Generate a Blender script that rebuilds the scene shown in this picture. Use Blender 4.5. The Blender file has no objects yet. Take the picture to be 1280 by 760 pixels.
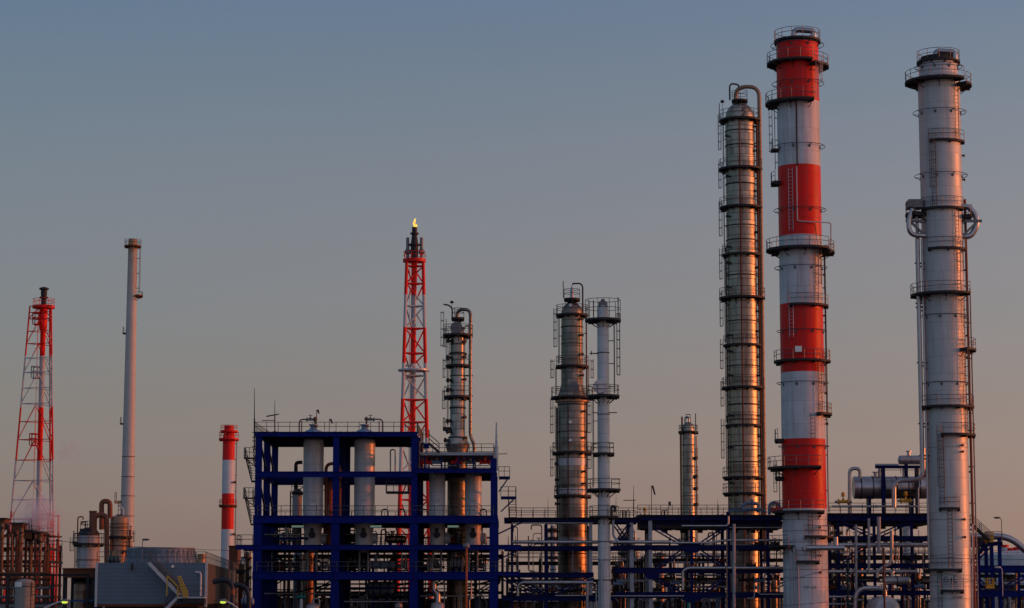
import bpy, math, random
from mathutils import Vector, Matrix
random.seed(11)
S = bpy.context.scene
COL = S.collection
R = math.radians
PI = math.pi

# ---------------------------------------------------------------- camera
FPX = 2900.0; HOR = 748.0; CAMZ = 4.0
TH = math.atan((HOR - 380.0) / FPX)
CT, ST = math.cos(TH), math.sin(TH)
cam_d = bpy.data.cameras.new('camera'); cam = bpy.data.objects.new('camera', cam_d)
COL.objects.link(cam); S.camera = cam
cam.location = (0, 0, CAMZ); cam.rotation_euler = (PI / 2 + TH, 0, 0)
cam_d.sensor_width = 36; cam_d.lens = FPX / 1280 * 36
cam_d.clip_start = 1; cam_d.clip_end = 20000

def P(px, py, Y):
    u = (px - 640) / FPX; v = (380 - py) / FPX
    k = Y / (CT - v * ST)
    return Vector((u * k, Y, CAMZ + (ST + v * CT) * k))
def mpp(py, Y):
    return (P(641, py, Y) - P(640, py, Y)).x

# ---------------------------------------------------------------- mesh builder
class MB:
    def __init__(s): s.v = []; s.f = []; s.sm = []
    def add(s, vs, fs, smooth=False):
        n = len(s.v); s.v += [tuple(p) for p in vs]
        for f in fs: s.f.append([i + n for i in f]); s.sm.append(smooth)
    def box(s, x0, x1, y0, y1, z0, z1):
        s.add([(x0,y0,z0),(x1,y0,z0),(x1,y1,z0),(x0,y1,z0),(x0,y0,z1),(x1,y0,z1),(x1,y1,z1),(x0,y1,z1)],
              [(0,3,2,1),(4,5,6,7),(0,1,5,4),(1,2,6,5),(2,3,7,6),(3,0,4,7)])
        return s
    def bar(s, p, q, w, h=None):
        p = Vector(p); q = Vector(q); h = h or w; d = (q - p).normalized()
        up = Vector((0,0,1)) if abs(d.z) < .95 else Vector((0,1,0))
        a = d.cross(up).normalized(); b = a.cross(d).normalized()
        vs = []
        for o in (p, q):
            for i, j in ((-1,-1),(1,-1),(1,1),(-1,1)): vs.append(o + a*(i*w/2) + b*(j*h/2))
        s.add(vs, [(0,1,2,3),(7,6,5,4),(0,4,5,1),(1,5,6,2),(2,6,7,3),(3,7,4,0)])
        return s
    def tube(s, pts, r, n=8, cap=True, r1=None):
        pts = [Vector(p) for p in pts]; m = len(pts)
        rs = [r + ((r1 if r1 is not None else r) - r) * i / max(1, m - 1) for i in range(m)]
        d0 = (pts[1] - pts[0]).normalized()
        up = Vector((0,0,1)) if abs(d0.z) < .9 else Vector((1,0,0))
        a = d0.cross(up).normalized()
        vs = []; fs = []
        for i in range(m):
            d = (pts[min(i+1, m-1)] - pts[max(i-1, 0)]).normalized()
            a = (a - d * a.dot(d)).normalized(); b = d.cross(a)
            for k in range(n):
                t = 2*PI*k/n; vs.append(pts[i] + (a*math.cos(t) + b*math.sin(t)) * rs[i])
        for i in range(m-1):
            for k in range(n):
                k2 = (k+1) % n; fs.append((i*n+k, i*n+k2, (i+1)*n+k2, (i+1)*n+k))
        s.add(vs, fs, n > 4)
        if cap:
            s.add(vs[:n], [tuple(range(n))[::-1]]); s.add(vs[-n:], [tuple(range(n))])
        return s
    def lathe(s, prof, n=40, c=(0,0), axis='z', at=0.0, cap=True):
        def ring(r, z):
            o = []
            for k in range(n):
                t = 2*PI*k/n; x = r*math.cos(t); y = r*math.sin(t)
                o.append((c[0]+x, c[1]+y, z) if axis == 'z' else ((z, c[0]+x, c[1]+y) if axis == 'x' else (c[0]+x, z, c[1]+y)))
            return o
        segs = [[prof[0]]]
        for i in range(1, len(prof)):
            segs[-1].append(prof[i])
            if i < len(prof) - 1:
                a = math.atan2(prof[i][1]-prof[i-1][1], prof[i][0]-prof[i-1][0]); b = math.atan2(prof[i+1][1]-prof[i][1], prof[i+1][0]-prof[i][0])
                if abs((a-b+PI) % (2*PI) - PI) > R(32): segs.append([prof[i]])
        for sg in segs:
            vs = []; fs = []
            for r, z in sg: vs += ring(max(r, 1e-4), z)
            for i in range(len(sg)-1):
                for k in range(n):
                    k2 = (k+1) % n; fs.append((i*n+k, i*n+k2, (i+1)*n+k2, (i+1)*n+k))
            s.add(vs, fs, True)
        if cap:
            for (r, z), rev in ((prof[0], True), (prof[-1], False)):
                if r > .01:
                    q = tuple(range(n)); s.add(ring(r, z), [q[::-1] if rev else q])
        return s
    def sector(s, r0, r1, z, a0, a1, th=.14):
        n = max(3, int((a1-a0)/8)); full = a1-a0 >= 359.9
        vs = []; fs = []
        for i in range(n+1):
            t = R(a0 + (a1-a0)*i/n); cc, ss = math.cos(t), math.sin(t)
            vs += [(r0*cc, r0*ss, z-th), (r1*cc, r1*ss, z-th), (r1*cc, r1*ss, z), (r0*cc, r0*ss, z)]
        for i in range(n):
            a = 4*i; b = a+4
            fs += [(a,a+1,b+1,b),(a+1,a+2,b+2,b+1),(a+2,a+3,b+3,b+2),(a+3,a,b,b+3)]
        if not full: fs += [(0,3,2,1), (4*n,4*n+1,4*n+2,4*n+3)]
        s.add(vs, fs); return s
    def merge(s, o):
        n = len(s.v); s.v += o.v; s.f += [[i+n for i in f] for f in o.f]; s.sm += o.sm; return s
    def build(s, name, m, parent=None, loc=None):
        me = bpy.data.meshes.new(name)
        me.from_pydata(s.v, [], s.f); me.update()
        me.polygons.foreach_set('use_smooth', s.sm)
        me.materials.append(m)
        o = bpy.data.objects.new(name, me); COL.objects.link(o)
        if parent is not None: o.parent = parent
        if loc is not None: o.location = loc
        return o

def fillet(pts, rad, k=5):
    pts = [Vector(p) for p in pts]; out = [pts[0]]
    for i in range(1, len(pts)-1):
        a, b, c = pts[i-1], pts[i], pts[i+1]
        u = (a-b); w = (c-b); l = min(rad, u.length*.49, w.length*.49)
        p = b + u.normalized()*l; q = b + w.normalized()*l
        for j in range(k+1):
            t = j/k; out.append(p*(1-t)**2 + b*2*t*(1-t) + q*t*t)
    out.append(pts[-1]); return out

def tag(o, label, cat, group=None, kind=None):
    if label: o['label'] = label
    if cat: o['category'] = cat
    if group: o['group'] = group
    if kind: o['kind'] = kind
    return o

class Thing:
    """Empty at the thing's base; pixel helpers give points relative to it, in the plane Y + dy."""
    def __init__(s, name, label, cat, px, py, Y, group=None, z0=0.0):
        s.Y = Y; s.x = P(px, py, Y).x; s.z0 = z0
        s.root = bpy.data.objects.new(name, None); COL.objects.link(s.root)
        s.root['kind'] = 'thing'
        s.root.location = (s.x, Y, z0); tag(s.root, label, cat, group)
        s.o = Vector((s.x, Y, z0))
    def p(s, px, py, dy=0.0): return P(px, py, s.Y + dy) - s.o
    def z(s, py): return P(640, py, s.Y).z - s.z0
    def m(s, w, py=600): return w * mpp(py, s.Y)
    def part(s, name, mb, mat, parent=None): return mb.build(name, mat, parent or s.root)

def single(name, label, cat, mb, mat, Y=None, group=None, kind=None):
    """One-mesh thing: mesh given in world space; its origin is moved to its base."""
    xs = [v[0] for v in mb.v]; ys = [v[1] for v in mb.v]; zs = [v[2] for v in mb.v]
    o = Vector(((min(xs)+max(xs))/2, (min(ys)+max(ys))/2, min(zs)))
    mb.v = [(v[0]-o.x, v[1]-o.y, v[2]-o.z) for v in mb.v]
    ob = mb.build(name, mat, None, o); tag(ob, label, cat, group, kind); return ob

# ---------------------------------------------------------------- small builders
RR = .034
def rail_arc(mb, r, z, a0, a1, h=1.1, step=1.25, rr=RR):
    n = max(2, int(R(a1-a0)*r/step)); m = max(n, int((a1-a0)/10))
    for hh in (h, h*.55):
        mb.tube([(r*math.cos(R(a0+(a1-a0)*i/m)), r*math.sin(R(a0+(a1-a0)*i/m)), z+hh) for i in range(m+1)], rr, 4, False)
    for i in range(n+1):
        t = R(a0+(a1-a0)*i/n); c, s = r*math.cos(t), r*math.sin(t)
        mb.tube([(c,s,z),(c,s,z+h)], rr, 4, False)
    return mb
def rail_line(mb, pts, h=1.1, step=1.3, rr=RR, mid=True):
    pts = [Vector(p) for p in pts]
    for a, b in zip(pts, pts[1:]):
        up = Vector((0,0,1))
        for hh in ((h, h*.55) if mid else (h,)): mb.tube([a+up*hh, b+up*hh], rr, 4, False)
        n = max(1, round((b-a).length/step))
        for i in range(n+1):
            q = a.lerp(b, i/n); mb.tube([q, q+up*h], rr, 4, False)
    return mb
def ladder_mb(x, y, z0, z1, ang, w=.5, cage=True, rr=.035):
    """ladder standing at (x, y); ang = direction it faces outwards, degrees"""
    mb = MB(); t = R(ang); ox, oy = math.cos(t), math.sin(t); sx, sy = -oy, ox
    for k in (-.5, .5): mb.tube([(x+sx*w*k, y+sy*w*k, z0), (x+sx*w*k, y+sy*w*k, z1)], rr, 4, False)
    z = z0+.3
    while z < z1: mb.tube([(x-sx*w/2, y-sy*w/2, z), (x+sx*w/2, y+sy*w/2, z)], .022, 4, False); z += .42
    return mb
def cage_mb(x, y, z0, z1, ang, w=.5):
    mb = MB(); t0 = R(ang); n = 6; rad = .38
    def pt(i, z):
        t = t0 - PI/2 + PI*i/n
        return (x + math.cos(t)*rad + .3*math.cos(t0), y + math.sin(t)*rad + .3*math.sin(t0), z)
    z = z0+2.1
    while z < z1+.9:
        mb.tube([pt(i, z) for i in range(n+1)], .03, 4, False); z += 1.0
    for i in (0, 2, 4, 6): mb.tube([pt(i, z0+2.1), pt(i, z1+.9)], .025, 4, False)
    return mb
def hcol(mb, x, y, z0, z1, w, d):
    t = w*.12
    mb.box(x-w/2, x+w/2, y-d/2, y-d/2+t, z0, z1); mb.box(x-w/2, x+w/2, y+d/2-t, y+d/2, z0, z1)
    mb.box(x-t/2, x+t/2, y-d/2+t, y+d/2-t, z0, z1); return mb
def ibx(mb, x0, x1, y, zt, h, w=.45, stiff=2.2):
    t = max(.05, h*.09)
    mb.box(x0, x1, y-w/2, y+w/2, zt-t, zt); mb.box(x0, x1, y-w/2, y+w/2, zt-h, zt-h+t)
    mb.box(x0, x1, y-.03, y+.03, zt-h+t, zt-t)
    n = int((x1-x0)/stiff)
    for i in range(1, n):
        xx = x0+(x1-x0)*i/n; mb.box(xx-.02, xx+.02, y-w/2+.04, y-.03, zt-h+t, zt-t)
    return mb
def iby(mb, y0, y1, x, zt, h, w=.4):
    t = max(.05, h*.09)
    mb.box(x-w/2, x+w/2, y0, y1, zt-t, zt); mb.box(x-w/2, x+w/2, y0, y1, zt-h, zt-h+t)
    mb.box(x-.03, x+.03, y0, y1, zt-h+t, zt-t); return mb
def stair_mb(p, q, wv, n=None, rails=True):
    """flight from p (low) to q (high); wv = half-width vector"""
    p = Vector(p); q = Vector(q); wv = Vector(wv); st = MB(); rl = MB()
    for sgn in (-1, 1): st.bar(p+wv*sgn, q+wv*sgn, .07, .26)
    n = n or max(3, int((q.z-p.z)/.24)); d = Vector((q.x-p.x, q.y-p.y, 0)).normalized()*.13
    for i in range(n+1):
        c = p.lerp(q, i/n); st.add([c-wv-d, c+wv-d, c+wv+d, c-wv+d, c-wv-d+Vector((0,0,.05)), c+wv-d+Vector((0,0,.05)), c+wv+d+Vector((0,0,.05)), c-wv+d+Vector((0,0,.05))],
              [(0,3,2,1),(4,5,6,7),(0,1,5,4),(1,2,6,5),(2,3,7,6),(3,0,4,7)])
    for sgn in (-1, 1): rail_line(rl, [p+wv*sgn, q+wv*sgn], 1.05, 1.3)
    return st, rl
def flange(mb, p, d, r, t=.16):
    p = Vector(p); d = Vector(d).normalized(); mb.tube([p-d*t/2, p+d*t/2], r, 12); return mb
# ---------------------------------------------------------------- materials
def new_mat(name):
    m = bpy.data.materials.new(name); m.use_nodes = True
    nt = m.node_tree; return m, nt, nt.nodes['Principled BSDF']
def _n(nt, t, **kw):
    n = nt.nodes.new(t)
    for k, v in kw.items(): setattr(n, k, v)
    return n
def _m(nt, op, a, b=None, c=None):
    n = _n(nt, 'ShaderNodeMath', operation=op)
    for i, x in enumerate((a, b, c)):
        if x is None: continue
        if isinstance(x, (int, float)): n.inputs[i].default_value = x
        else: nt.links.new(x, n.inputs[i])
    return n.outputs[0]
def _mix(nt, blend, fac, a, b):
    n = _n(nt, 'ShaderNodeMix', data_type='RGBA', blend_type=blend)
    for i, x in ((0, fac), (6, a), (7, b)):
        if isinstance(x, (int, float)): n.inputs[i].default_value = x
        elif isinstance(x, tuple): n.inputs[i].default_value = (*x, 1)
        else: nt.links.new(x, n.inputs[i])
    return n.outputs[2]
def _noise(nt, vec, scale, detail=4, rough=.6):
    n = _n(nt, 'ShaderNodeTexNoise'); n.inputs['Scale'].default_value = scale
    n.inputs['Detail'].default_value = detail; n.inputs['Roughness'].default_value = rough
    nt.links.new(vec, n.inputs['Vector']); return n.outputs['Fac']
def _ramp(nt, fac, lo, hi):
    n = _n(nt, 'ShaderNodeMapRange'); n.inputs[1].default_value = lo; n.inputs[2].default_value = hi
    nt.links.new(fac, n.inputs[0]); return n.outputs[0]
RUST = (.12, .045, .02)
def mat(name, col, rough=.5, metal=0.0, vary=.2, streak=.0, scol=RUST, seam=None, seamd=.55, panel=0.0, npan=8, bump=.02, bscale=2.0, bands=None, vribs=0, spec=.25, top_stain=None):
    m, nt, b = new_mat(name); L = nt.links.new
    tc = _n(nt, 'ShaderNodeTexCoord').outputs['Object']
    sp = _n(nt, 'ShaderNodeSeparateXYZ'); L(tc, sp.inputs[0]); z = sp.outputs[2]
    if bands:                       # list of (z_top, colour) from the ground up
        H = bands[-1][0]; rp = _n(nt, 'ShaderNodeValToRGB'); rp.color_ramp.interpolation = 'CONSTANT'
        e = rp.color_ramp.elements; e[0].position = 0; e[0].color = (*bands[0][1], 1); e[1].position = min(.9999, bands[0][0]/H); e[1].color = (*bands[1][1], 1)
        for i in range(1, len(bands)-1):
            k = e.new(min(.9999, bands[i][0]/H)); k.color = (*bands[i+1][1], 1)
        L(_m(nt, 'DIVIDE', z, H), rp.inputs[0]); c = rp.outputs[0]
    else:
        rgb = _n(nt, 'ShaderNodeRGB'); rgb.outputs[0].default_value = (*col, 1); c = rgb.outputs[0]
    n1 = _noise(nt, tc, .55, 6); n2 = _noise(nt, tc, 6.0, 3)
    v = _m(nt, 'ADD', _m(nt, 'MULTIPLY', n1, 2*vary), _m(nt, 'MULTIPLY', n2, vary)); v = _m(nt, 'ADD', v, 1-1.5*vary)
    rough_s = _m(nt, 'ADD', _m(nt, 'MULTIPLY', n1, .25), rough-.125)
    if seam:
        fz = _m(nt, 'DIVIDE', z, seam); fr = _m(nt, 'FRACT', fz)
        ln = _m(nt, 'LESS_THAN', fr, .07/seam)
        v = _m(nt, 'MULTIPLY', v, _m(nt, 'SUBTRACT', 1.0, _m(nt, 'MULTIPLY', ln, 1-seamd)))
        if panel:
            ang = _m(nt, 'ARCTAN2', sp.outputs[1], sp.outputs[0])
            fl = _m(nt, 'FLOOR', fz); ak = _m(nt, 'ADD', _m(nt, 'MULTIPLY', ang, npan/(2*PI)), _m(nt, 'MULTIPLY', fl, .37))
            cb = _n(nt, 'ShaderNodeCombineXYZ'); L(fl, cb.inputs[0]); L(_m(nt, 'FLOOR', ak), cb.inputs[1])
            wn = _n(nt, 'ShaderNodeTexWhiteNoise'); L(cb.outputs[0], wn.inputs['Vector'])
            v = _m(nt, 'MULTIPLY', v, _m(nt, 'ADD', 1-panel, _m(nt, 'MULTIPLY', wn.outputs['Value'], 2*panel)))
            rough_s = _m(nt, 'ADD', rough_s, _m(nt, 'MULTIPLY', wn.outputs['Value'], .12))
            av = _m(nt, 'LESS_THAN', _m(nt, 'FRACT', ak), .018)
            v = _m(nt, 'MULTIPLY', v, _m(nt, 'SUBTRACT', 1.0, _m(nt, 'MULTIPLY', av, 1-seamd)))
    if vribs:
        s = _m(nt, 'SINE', _m(nt, 'MULTIPLY', z, vribs)); v = _m(nt, 'MULTIPLY', v, _m(nt, 'ADD', .93, _m(nt, 'MULTIPLY', s, .07)))
    cb2 = _n(nt, 'ShaderNodeCombineColor')
    for i in range(3): L(v, cb2.inputs[i])
    c = _mix(nt, 'MULTIPLY', 1.0, c, cb2.outputs[0])
    if streak:
        mp = _n(nt, 'ShaderNodeMapping'); mp.inputs['Scale'].default_value = (1.6, 1.6, .09); L(tc, mp.inputs[0])
        sn = _noise(nt, mp.outputs[0], 1.0, 6, .65)
        c = _mix(nt, 'MIX', _m(nt, 'MULTIPLY', _ramp(nt, sn, .5, .74), streak), c, scol)
    if top_stain:
        z0, z1, tcol, amt = top_stain
        f = _ramp(nt, z, z0, z1); f = _m(nt, 'MULTIPLY', f, _ramp(nt, n1, .25, .6))
        c = _mix(nt, 'MIX', _m(nt, 'MULTIPLY', f, amt), c, tcol)
    L(c, b.inputs['Base Color']); L(rough_s, b.inputs['Roughness'])
    b.inputs['Metallic'].default_value = metal
    b.inputs['Specular IOR Level'].default_value = spec
    if bump:
        bp = _n(nt, 'ShaderNodeBump'); bp.inputs['Strength'].default_value = .5; bp.inputs['Distance'].default_value = bump
        hh = _noise(nt, tc, bscale, 4)
        if seam: hh = _m(nt, 'ADD', hh, _m(nt, 'MULTIPLY', ln, -.8))
        L(hh, bp.inputs['Height']); L(bp.outputs[0], b.inputs['Normal'])
    return m
def emit(name, col, strength):
    m, nt, b = new_mat(name); b.inputs['Base Color'].default_value = (*col, 1)
    b.inputs['Emission Color'].default_value = (*col, 1); b.inputs['Emission Strength'].default_value = strength; return m

WHITE = (.53, .545, .57); RED = (.64, .006, .003)
M_blue  = mat('blue_steel_paint', (.0010, .0095, .135), .5, 0, .4, .45, (.008,.006,.035), bump=.01, spec=.08)
M_dblue = mat('dark_blue_steel_paint', (.0015, .007, .075), .5, 0, .4, .35, (.02,.012,.03), bump=.01, spec=.1)
M_dark  = mat('dark_steel', (.028, .027, .03), .6, .2, .3, .2)
M_deck  = mat('steel_grating', (.022, .022, .026), .8, .1, .3)
M_galv  = mat('galvanised_steel', (.16, .16, .17), .5, .5, .2)
M_rail  = mat('dark_railing_steel', (.09, .09, .095), .6, .3, .2)
M_wrail = mat('white_railing_paint', (.42, .42, .44), .5, 0, .2)
M_alu   = mat('aluminium_cladding', (.33, .28, .225), .34, .94, .4, .85, (.05,.03,.018), seam=.92, seamd=.35, panel=.3, bump=.03)
M_alud  = mat('weathered_aluminium_cladding', (.235, .19, .15), .35, .93, .45, .85, (.07,.05,.04), seam=.8, seamd=.4, panel=.3, bump=.03)
M_pipe  = mat('silver_pipe_cladding', (.38, .39, .41), .34, .8, .28, .4, (.12,.09,.07), bump=.015)
M_pipeg = mat('grey_pipe_paint', (.30, .33, .37), .45, .1, .25, .25, bump=.01)
M_white = mat('off_white_vessel_paint', (.49, .51, .53), .38, .1, .2, .45, (.20,.15,.11), seam=1.6, seamd=.72, bump=.01)
M_wshade = mat('shaded_white_paint', (.34, .34, .345), .5, 0, .2, .6, (.14,.10,.08), seam=2.0, seamd=.75, bump=.01)  # stained white paint, base colour darkened to carry the shade on its vessel
M_cgrey = mat('pale_grey_stack_paint', (.46, .46, .455), .42, .25, .18, .5, (.22,.18,.16), seam=1.9, seamd=.8, panel=.06, npan=5, bump=.01)
M_rust  = mat('rusty_steel', (.13, .045, .02), .65, .2, .5, .5, (.05,.02,.012))
M_brown = mat('brown_oxide_paint', (.20, .065, .035), .55, .1, .35, .4, (.06,.025,.015))
M_tanf  = mat('dark_tan_cladding', (.17, .10, .06), .5, .3, .45, .7, (.05,.02,.012), seam=1.1, seamd=.6, bump=.02)  # darker copy of the tan cladding, with dark streaks
M_tan   = mat('stained_tan_cladding', (.30, .20, .13), .45, .3, .35, .55, (.12,.05,.02), seam=1.1, seamd=.6, bump=.02)
M_conc  = mat('concrete', (.26, .25, .235), .85, 0, .3, .5, (.10,.085,.07))
M_ct    = mat('blue_grey_ribbed_cladding', (.115, .162, .21), .6, .1, .18, .3, (.12,.12,.12), vribs=16, bump=.01)
M_ctr   = mat('weathered_shaded_cladding', (.10, .094, .088), .6, .1, .3, .5, (.09,.08,.07), vribs=16, bump=.01)  # weathered wall; its base colour is also darkened to stand for shade
M_trim  = mat('pale_trim', (.42, .45, .48), .5, .1, .1)
M_yell  = mat('yellow_paint', (.55, .33, .03), .5, 0, .25, .3)
M_red   = mat('red_paint', RED, .5, 0, .15, .12)
M_black = mat('black_pipe_paint', (.015, .018, .03), .45, 0, .2)
M_teal  = mat('teal_valve_paint', (.02, .20, .16), .5, 0, .2)
M_bluep = mat('light_blue_machine_paint', (.14, .22, .33), .5, 0, .25, .2)
M_cable = mat('black_cable', (.02, .02, .02), .7)
M_wood  = mat('rusty_pole_paint', (.11, .03, .02), .6, .1, .4, .3)
M_lens  = emit('lit_lamp_lens', (.62, .80, .10), .9)
M_tubeL = emit('dim_lamp_tube', (.35, .55, .45), .22)
M_text  = mat('black_lettering', (.02, .02, .02), .6, 0, .05, bump=0)
M_sign  = mat('white_sign_paint', (.75, .75, .72), .5, 0, .05, bump=0)
# ---------------------------------------------------------------- towers
def lettering(text, width, r, ang, z, parent, mat_=None, height=None):
    """lettering wrapped on a shell of radius r at the given azimuth, as a child part"""
    cu = bpy.data.curves.new('lettering', 'FONT'); cu.body = text; cu.align_x = 'CENTER'; cu.align_y = 'CENTER'; cu.size = 1; cu.extrude = .01
    cu.resolution_u = 3
    t = bpy.data.objects.new('lettering_source', cu); COL.objects.link(t)
    dg = bpy.context.evaluated_depsgraph_get()
    me = bpy.data.meshes.new_from_object(t.evaluated_get(dg)); bpy.data.objects.remove(t)
    xs = [v.co.x for v in me.vertices]; ys = [v.co.y for v in me.vertices]; w = max(xs)-min(xs); h = max(ys)-min(ys); k = width/w
    kh = height/h if height else k
    mx = (max(xs)+min(xs))/2
    for v in me.vertices:
        a = R(ang) + (v.co.x-mx)*k/r; rad = r + .012 + v.co.z
        v.co = (rad*math.cos(a), rad*math.sin(a), z + v.co.y*kh)
    me.materials.clear(); me.materials.append(mat_ or M_text); me.name = 'lettering'
    o = bpy.data.objects.new('lettering', me); COL.objects.link(o); o.parent = parent; return o

class Tower(Thing):
    rail_m = M_rail
    def __init__(s, name, label, cat, px, py, Y, prof, mat_, group=None, shell='shell', n=48, z0=0.0):
        """prof: [(py or None for the ground, width in px)], bottom to top"""
        super().__init__(name, label, cat, px, py, Y, group, z0)
        s.prof = [((0.0 if y is None else s.z(y)), s.m(w)/2) for y, w in prof]
        mb = MB(); mb.lathe([(r, z) for z, r in s.prof], n)
        s.shell = s.part(shell, mb, mat_)
    def r(s, z):
        for (z0, r0), (z1, r1) in zip(s.prof, s.prof[1:]):
            if z0 <= z <= z1: return r0 + (r1-r0)*(z-z0)/max(1e-6, z1-z0)
        return s.prof[-1][1]
    def platform(s, py, ext, a0=0, a1=360, h=1.1, m=None, rm=None, inner=None, under=True, rail=True):
        z = s.z(py); r = s.r(z) if inner is None else s.m(inner)/2; ro = s.r(z) + s.m(ext)
        mb = MB(); mb.sector(max(.05, r-.02) if inner is None else r, ro, z, a0, a1, .24)
        if under:
            k = max(2, int((a1-a0)/40))
            for i in range(k+1):
                t = R(a0+(a1-a0)*(i+.02)/(k+.04)); c, sn = math.cos(t), math.sin(t)
                mb.bar((c*(r+.02), sn*(r+.02), z-.34), (c*(ro-.03), sn*(ro-.03), z-.34), .1, .22)
                if ro-r > .9: mb.bar((c*(r+.02), sn*(r+.02), z-.95), (c*(ro-.5), sn*(ro-.5), z-.4), .06, .08)
        pl = s.part('platform', mb, m or M_dark)
        if rail:
            s.part('railing', rail_arc(MB(), ro-.06, z, a0, a1, h), rm or s.rail_m, pl)
        return pl
    def ring(s, py, ext, w=2.0, m=None, name='stiffener_ring'):
        z = s.z(py); h = s.m(w)/2; r = s.r(z); s.part(name, MB().lathe([(r-.01, z-h), (r+s.m(ext), z-h), (r+s.m(ext), z+h), (r-.01, z+h)], 40), m or M_dark)
    def hoop(s, py, ext, m=None, rr=.04):
        z = s.z(py); r = s.r(z)+s.m(ext); mb = MB()
        mb.tube([(r*math.cos(2*PI*i/48), r*math.sin(2*PI*i/48), z) for i in range(49)], rr, 4, False)
        for i in range(8):
            t = 2*PI*(i+.5)/8; r0 = s.r(z)-.02
            mb.bar((r0*math.cos(t), r0*math.sin(t), z-.05), (r*math.cos(t), r*math.sin(t), z), .06)
            q = Vector((r0*math.cos(t), r0*math.sin(t), z-.25)); mb.box(q.x-.12, q.x+.12, q.y-.12, q.y+.12, q.z-.12, q.z+.12)
        s.part('hoop_rail', mb, m or M_rail)
    def ladder(s, py0, py1, ang, m=None, cage=True, off=.28, w=.5):
        z0, z1 = s.z(py0), s.z(py1); r = max(s.r(z0), s.r(z1))+off; x, y = r*math.cos(R(ang)), r*math.sin(R(ang))
        lm = ladder_mb(x, y, z0, z1, ang, w); zb = z0+.8
        while zb < z1:
            rs = s.r(zb)-.02; c, sn = math.cos(R(ang)), math.sin(R(ang))
            for k in (-.5, .5): lm.bar((rs*c-sn*w*k, rs*sn+c*w*k, zb), (x-sn*w*k, y+c*w*k, zb), .05)
            zb += 2.6
        l = s.part('ladder', lm, m or M_rail)
        if cage: s.part('cage', cage_mb(x, y, z0, z1, ang), m or M_rail, l)
    def pipe(s, pts, r, m, bend=0.8, n=10, name='pipe'):
        return s.part(name, MB().tube(fillet(pts, bend), r, n), m)
    def vpipe(s, py0, py1, ang, rpx, m, gap=.12, clips=4.0, name='pipe'):
        """vertical pipe clipped to the shell"""
        z0, z1 = s.z(py0) if py0 is not None else 0.0, s.z(py1); rp = s.m(rpx); R0 = max(s.r(z0), s.r(z1)); mb = MB(); t = R(ang)
        rr = R0+gap+rp; c, sn = math.cos(t), math.sin(t)
        mb.tube([(rr*c, rr*sn, z0), (rr*c, rr*sn, z1)], rp, 10)
        z = z0+clips*.6
        while z < z1:
            mb.bar((R0*.97*c, R0*.97*sn, z), (rr*c, rr*sn, z), .16, .12); z += clips
        return s.part(name, mb, m)
    def box(s, py, ang, w, h, d, m, off=0.0, name='box'):
        z = s.z(py); t = R(ang); r = s.r(z)+off; mb = MB()
        q = Vector((r*math.cos(t), r*math.sin(t), z)); mb.box(q.x-w/2, q.x+w/2, q.y-d/2, q.y+d/2, z-h/2, z+h/2)
        return s.part(name, mb, m)
    def fitting_row(s, pys, ang, m=None, sz=.3):
        """small nozzles / lamp fittings standing off the shell"""
        for py in pys:
            z = s.z(py); t = R(ang); r = s.r(z); mb = MB(); c, sn = math.cos(t), math.sin(t)
            mb.tube([((r-.05)*c, (r-.05)*sn, z), ((r+sz)*c, (r+sz)*sn, z)], sz*.35, 8)
            mb.tube([((r+sz*.9)*c, (r+sz*.9)*sn, z), ((r+sz*1.15)*c, (r+sz*1.15)*sn, z)], sz*.6, 8)
            s.part('nozzle', mb, m or M_dark)

def dome(wpx, py, k=.5, n=6):
    """profile rows (py, width) for a dome of base width wpx starting at py; k = height / half width"""
    return [(py - k*wpx/2*math.sin(PI/2*i/n), max(.6, wpx*math.cos(PI/2*i/n))) for i in range(1, n+1)]

# ---- red and white chimney in front of the rack ------------------------------------------
t = Tower('chimney_stack', 'tall chimney painted in red and white bands with round platforms, marked CP-103', 'chimney', 1002, 400, 262,
          [(None, 56), (700, 55.5), (500, 54.5), (130, 54), (56, 53.5)], M_red)
zz = t.z
M_rw = mat('red_and_white_band_paint', RED, .4, 0, .22, .5, (.13,.06,.05), seam=2.6, seamd=.78, panel=.07, npan=6, bump=.01,
           bands=[(zz(639), WHITE), (zz(552), RED), (zz(467), WHITE), (zz(383), RED), (zz(297), WHITE), (zz(212), RED), (zz(130), WHITE), (zz(40), RED)])
t.shell.data.materials[0] = M_rw
t.rail_m = M_galv
# flue lip at the top
t.part('top_rim', MB().lathe([(t.m(25), zz(56)-.05), (t.m(24), zz(56)+.25), (t.m(24.5), zz(50)), (t.m(21), zz(50)), (t.m(20), zz(56)-.02)], 40, cap=False), M_dark)
t.platform(51, 3, 0, 360, m=M_dark, inner=30)
t.pipe([(-t.m(6), -1.2, zz(54)), (-t.m(6), -1.2, zz(40)), (t.m(19), -1.5, zz(42.5)), (t.m(19), -1.5, zz(52))], t.m(3.7), M_pipe, 1.0, 16, 'vent_duct')
t.hoop(57, 7)
t.platform(79, 12.5, 128, 292)
t.platform(83, 13, 296, 415)
t.ladder(128, 84, 312, M_wrail, off=.5)
t.hoop(105, 6)
t.platform(129, 15, 150, 292)
t.hoop(184, 6)
t.platform(187, 9, 165, 196, under=False)
t.platform(228, 9.5, 168, 205)
t.ladder(292, 214, 240, M_wrail, False, off=.15)
t.ladder(211, 130, 172, M_rail)
t.hoop(263, 6)
t.platform(312, 16.5, 140, 318); t.platform(315, 16, 322, 410)
t.hoop(335, 6)
t.ladder(381, 316, 303, M_rail)
t.platform(382, 7, 236, 352)
t.ladder(424, 384, 238, M_wrail, False)
t.hoop(414, 4); t.platform(451, 8.5, 150, 385)
t.hoop(479, 5); t.platform(517, 9, 300, 372); t.ladder(516, 452, 309, M_rail)
t.platform(549, 9, 160, 200); t.ladder(552, 519, 286, M_rail, False)
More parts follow.
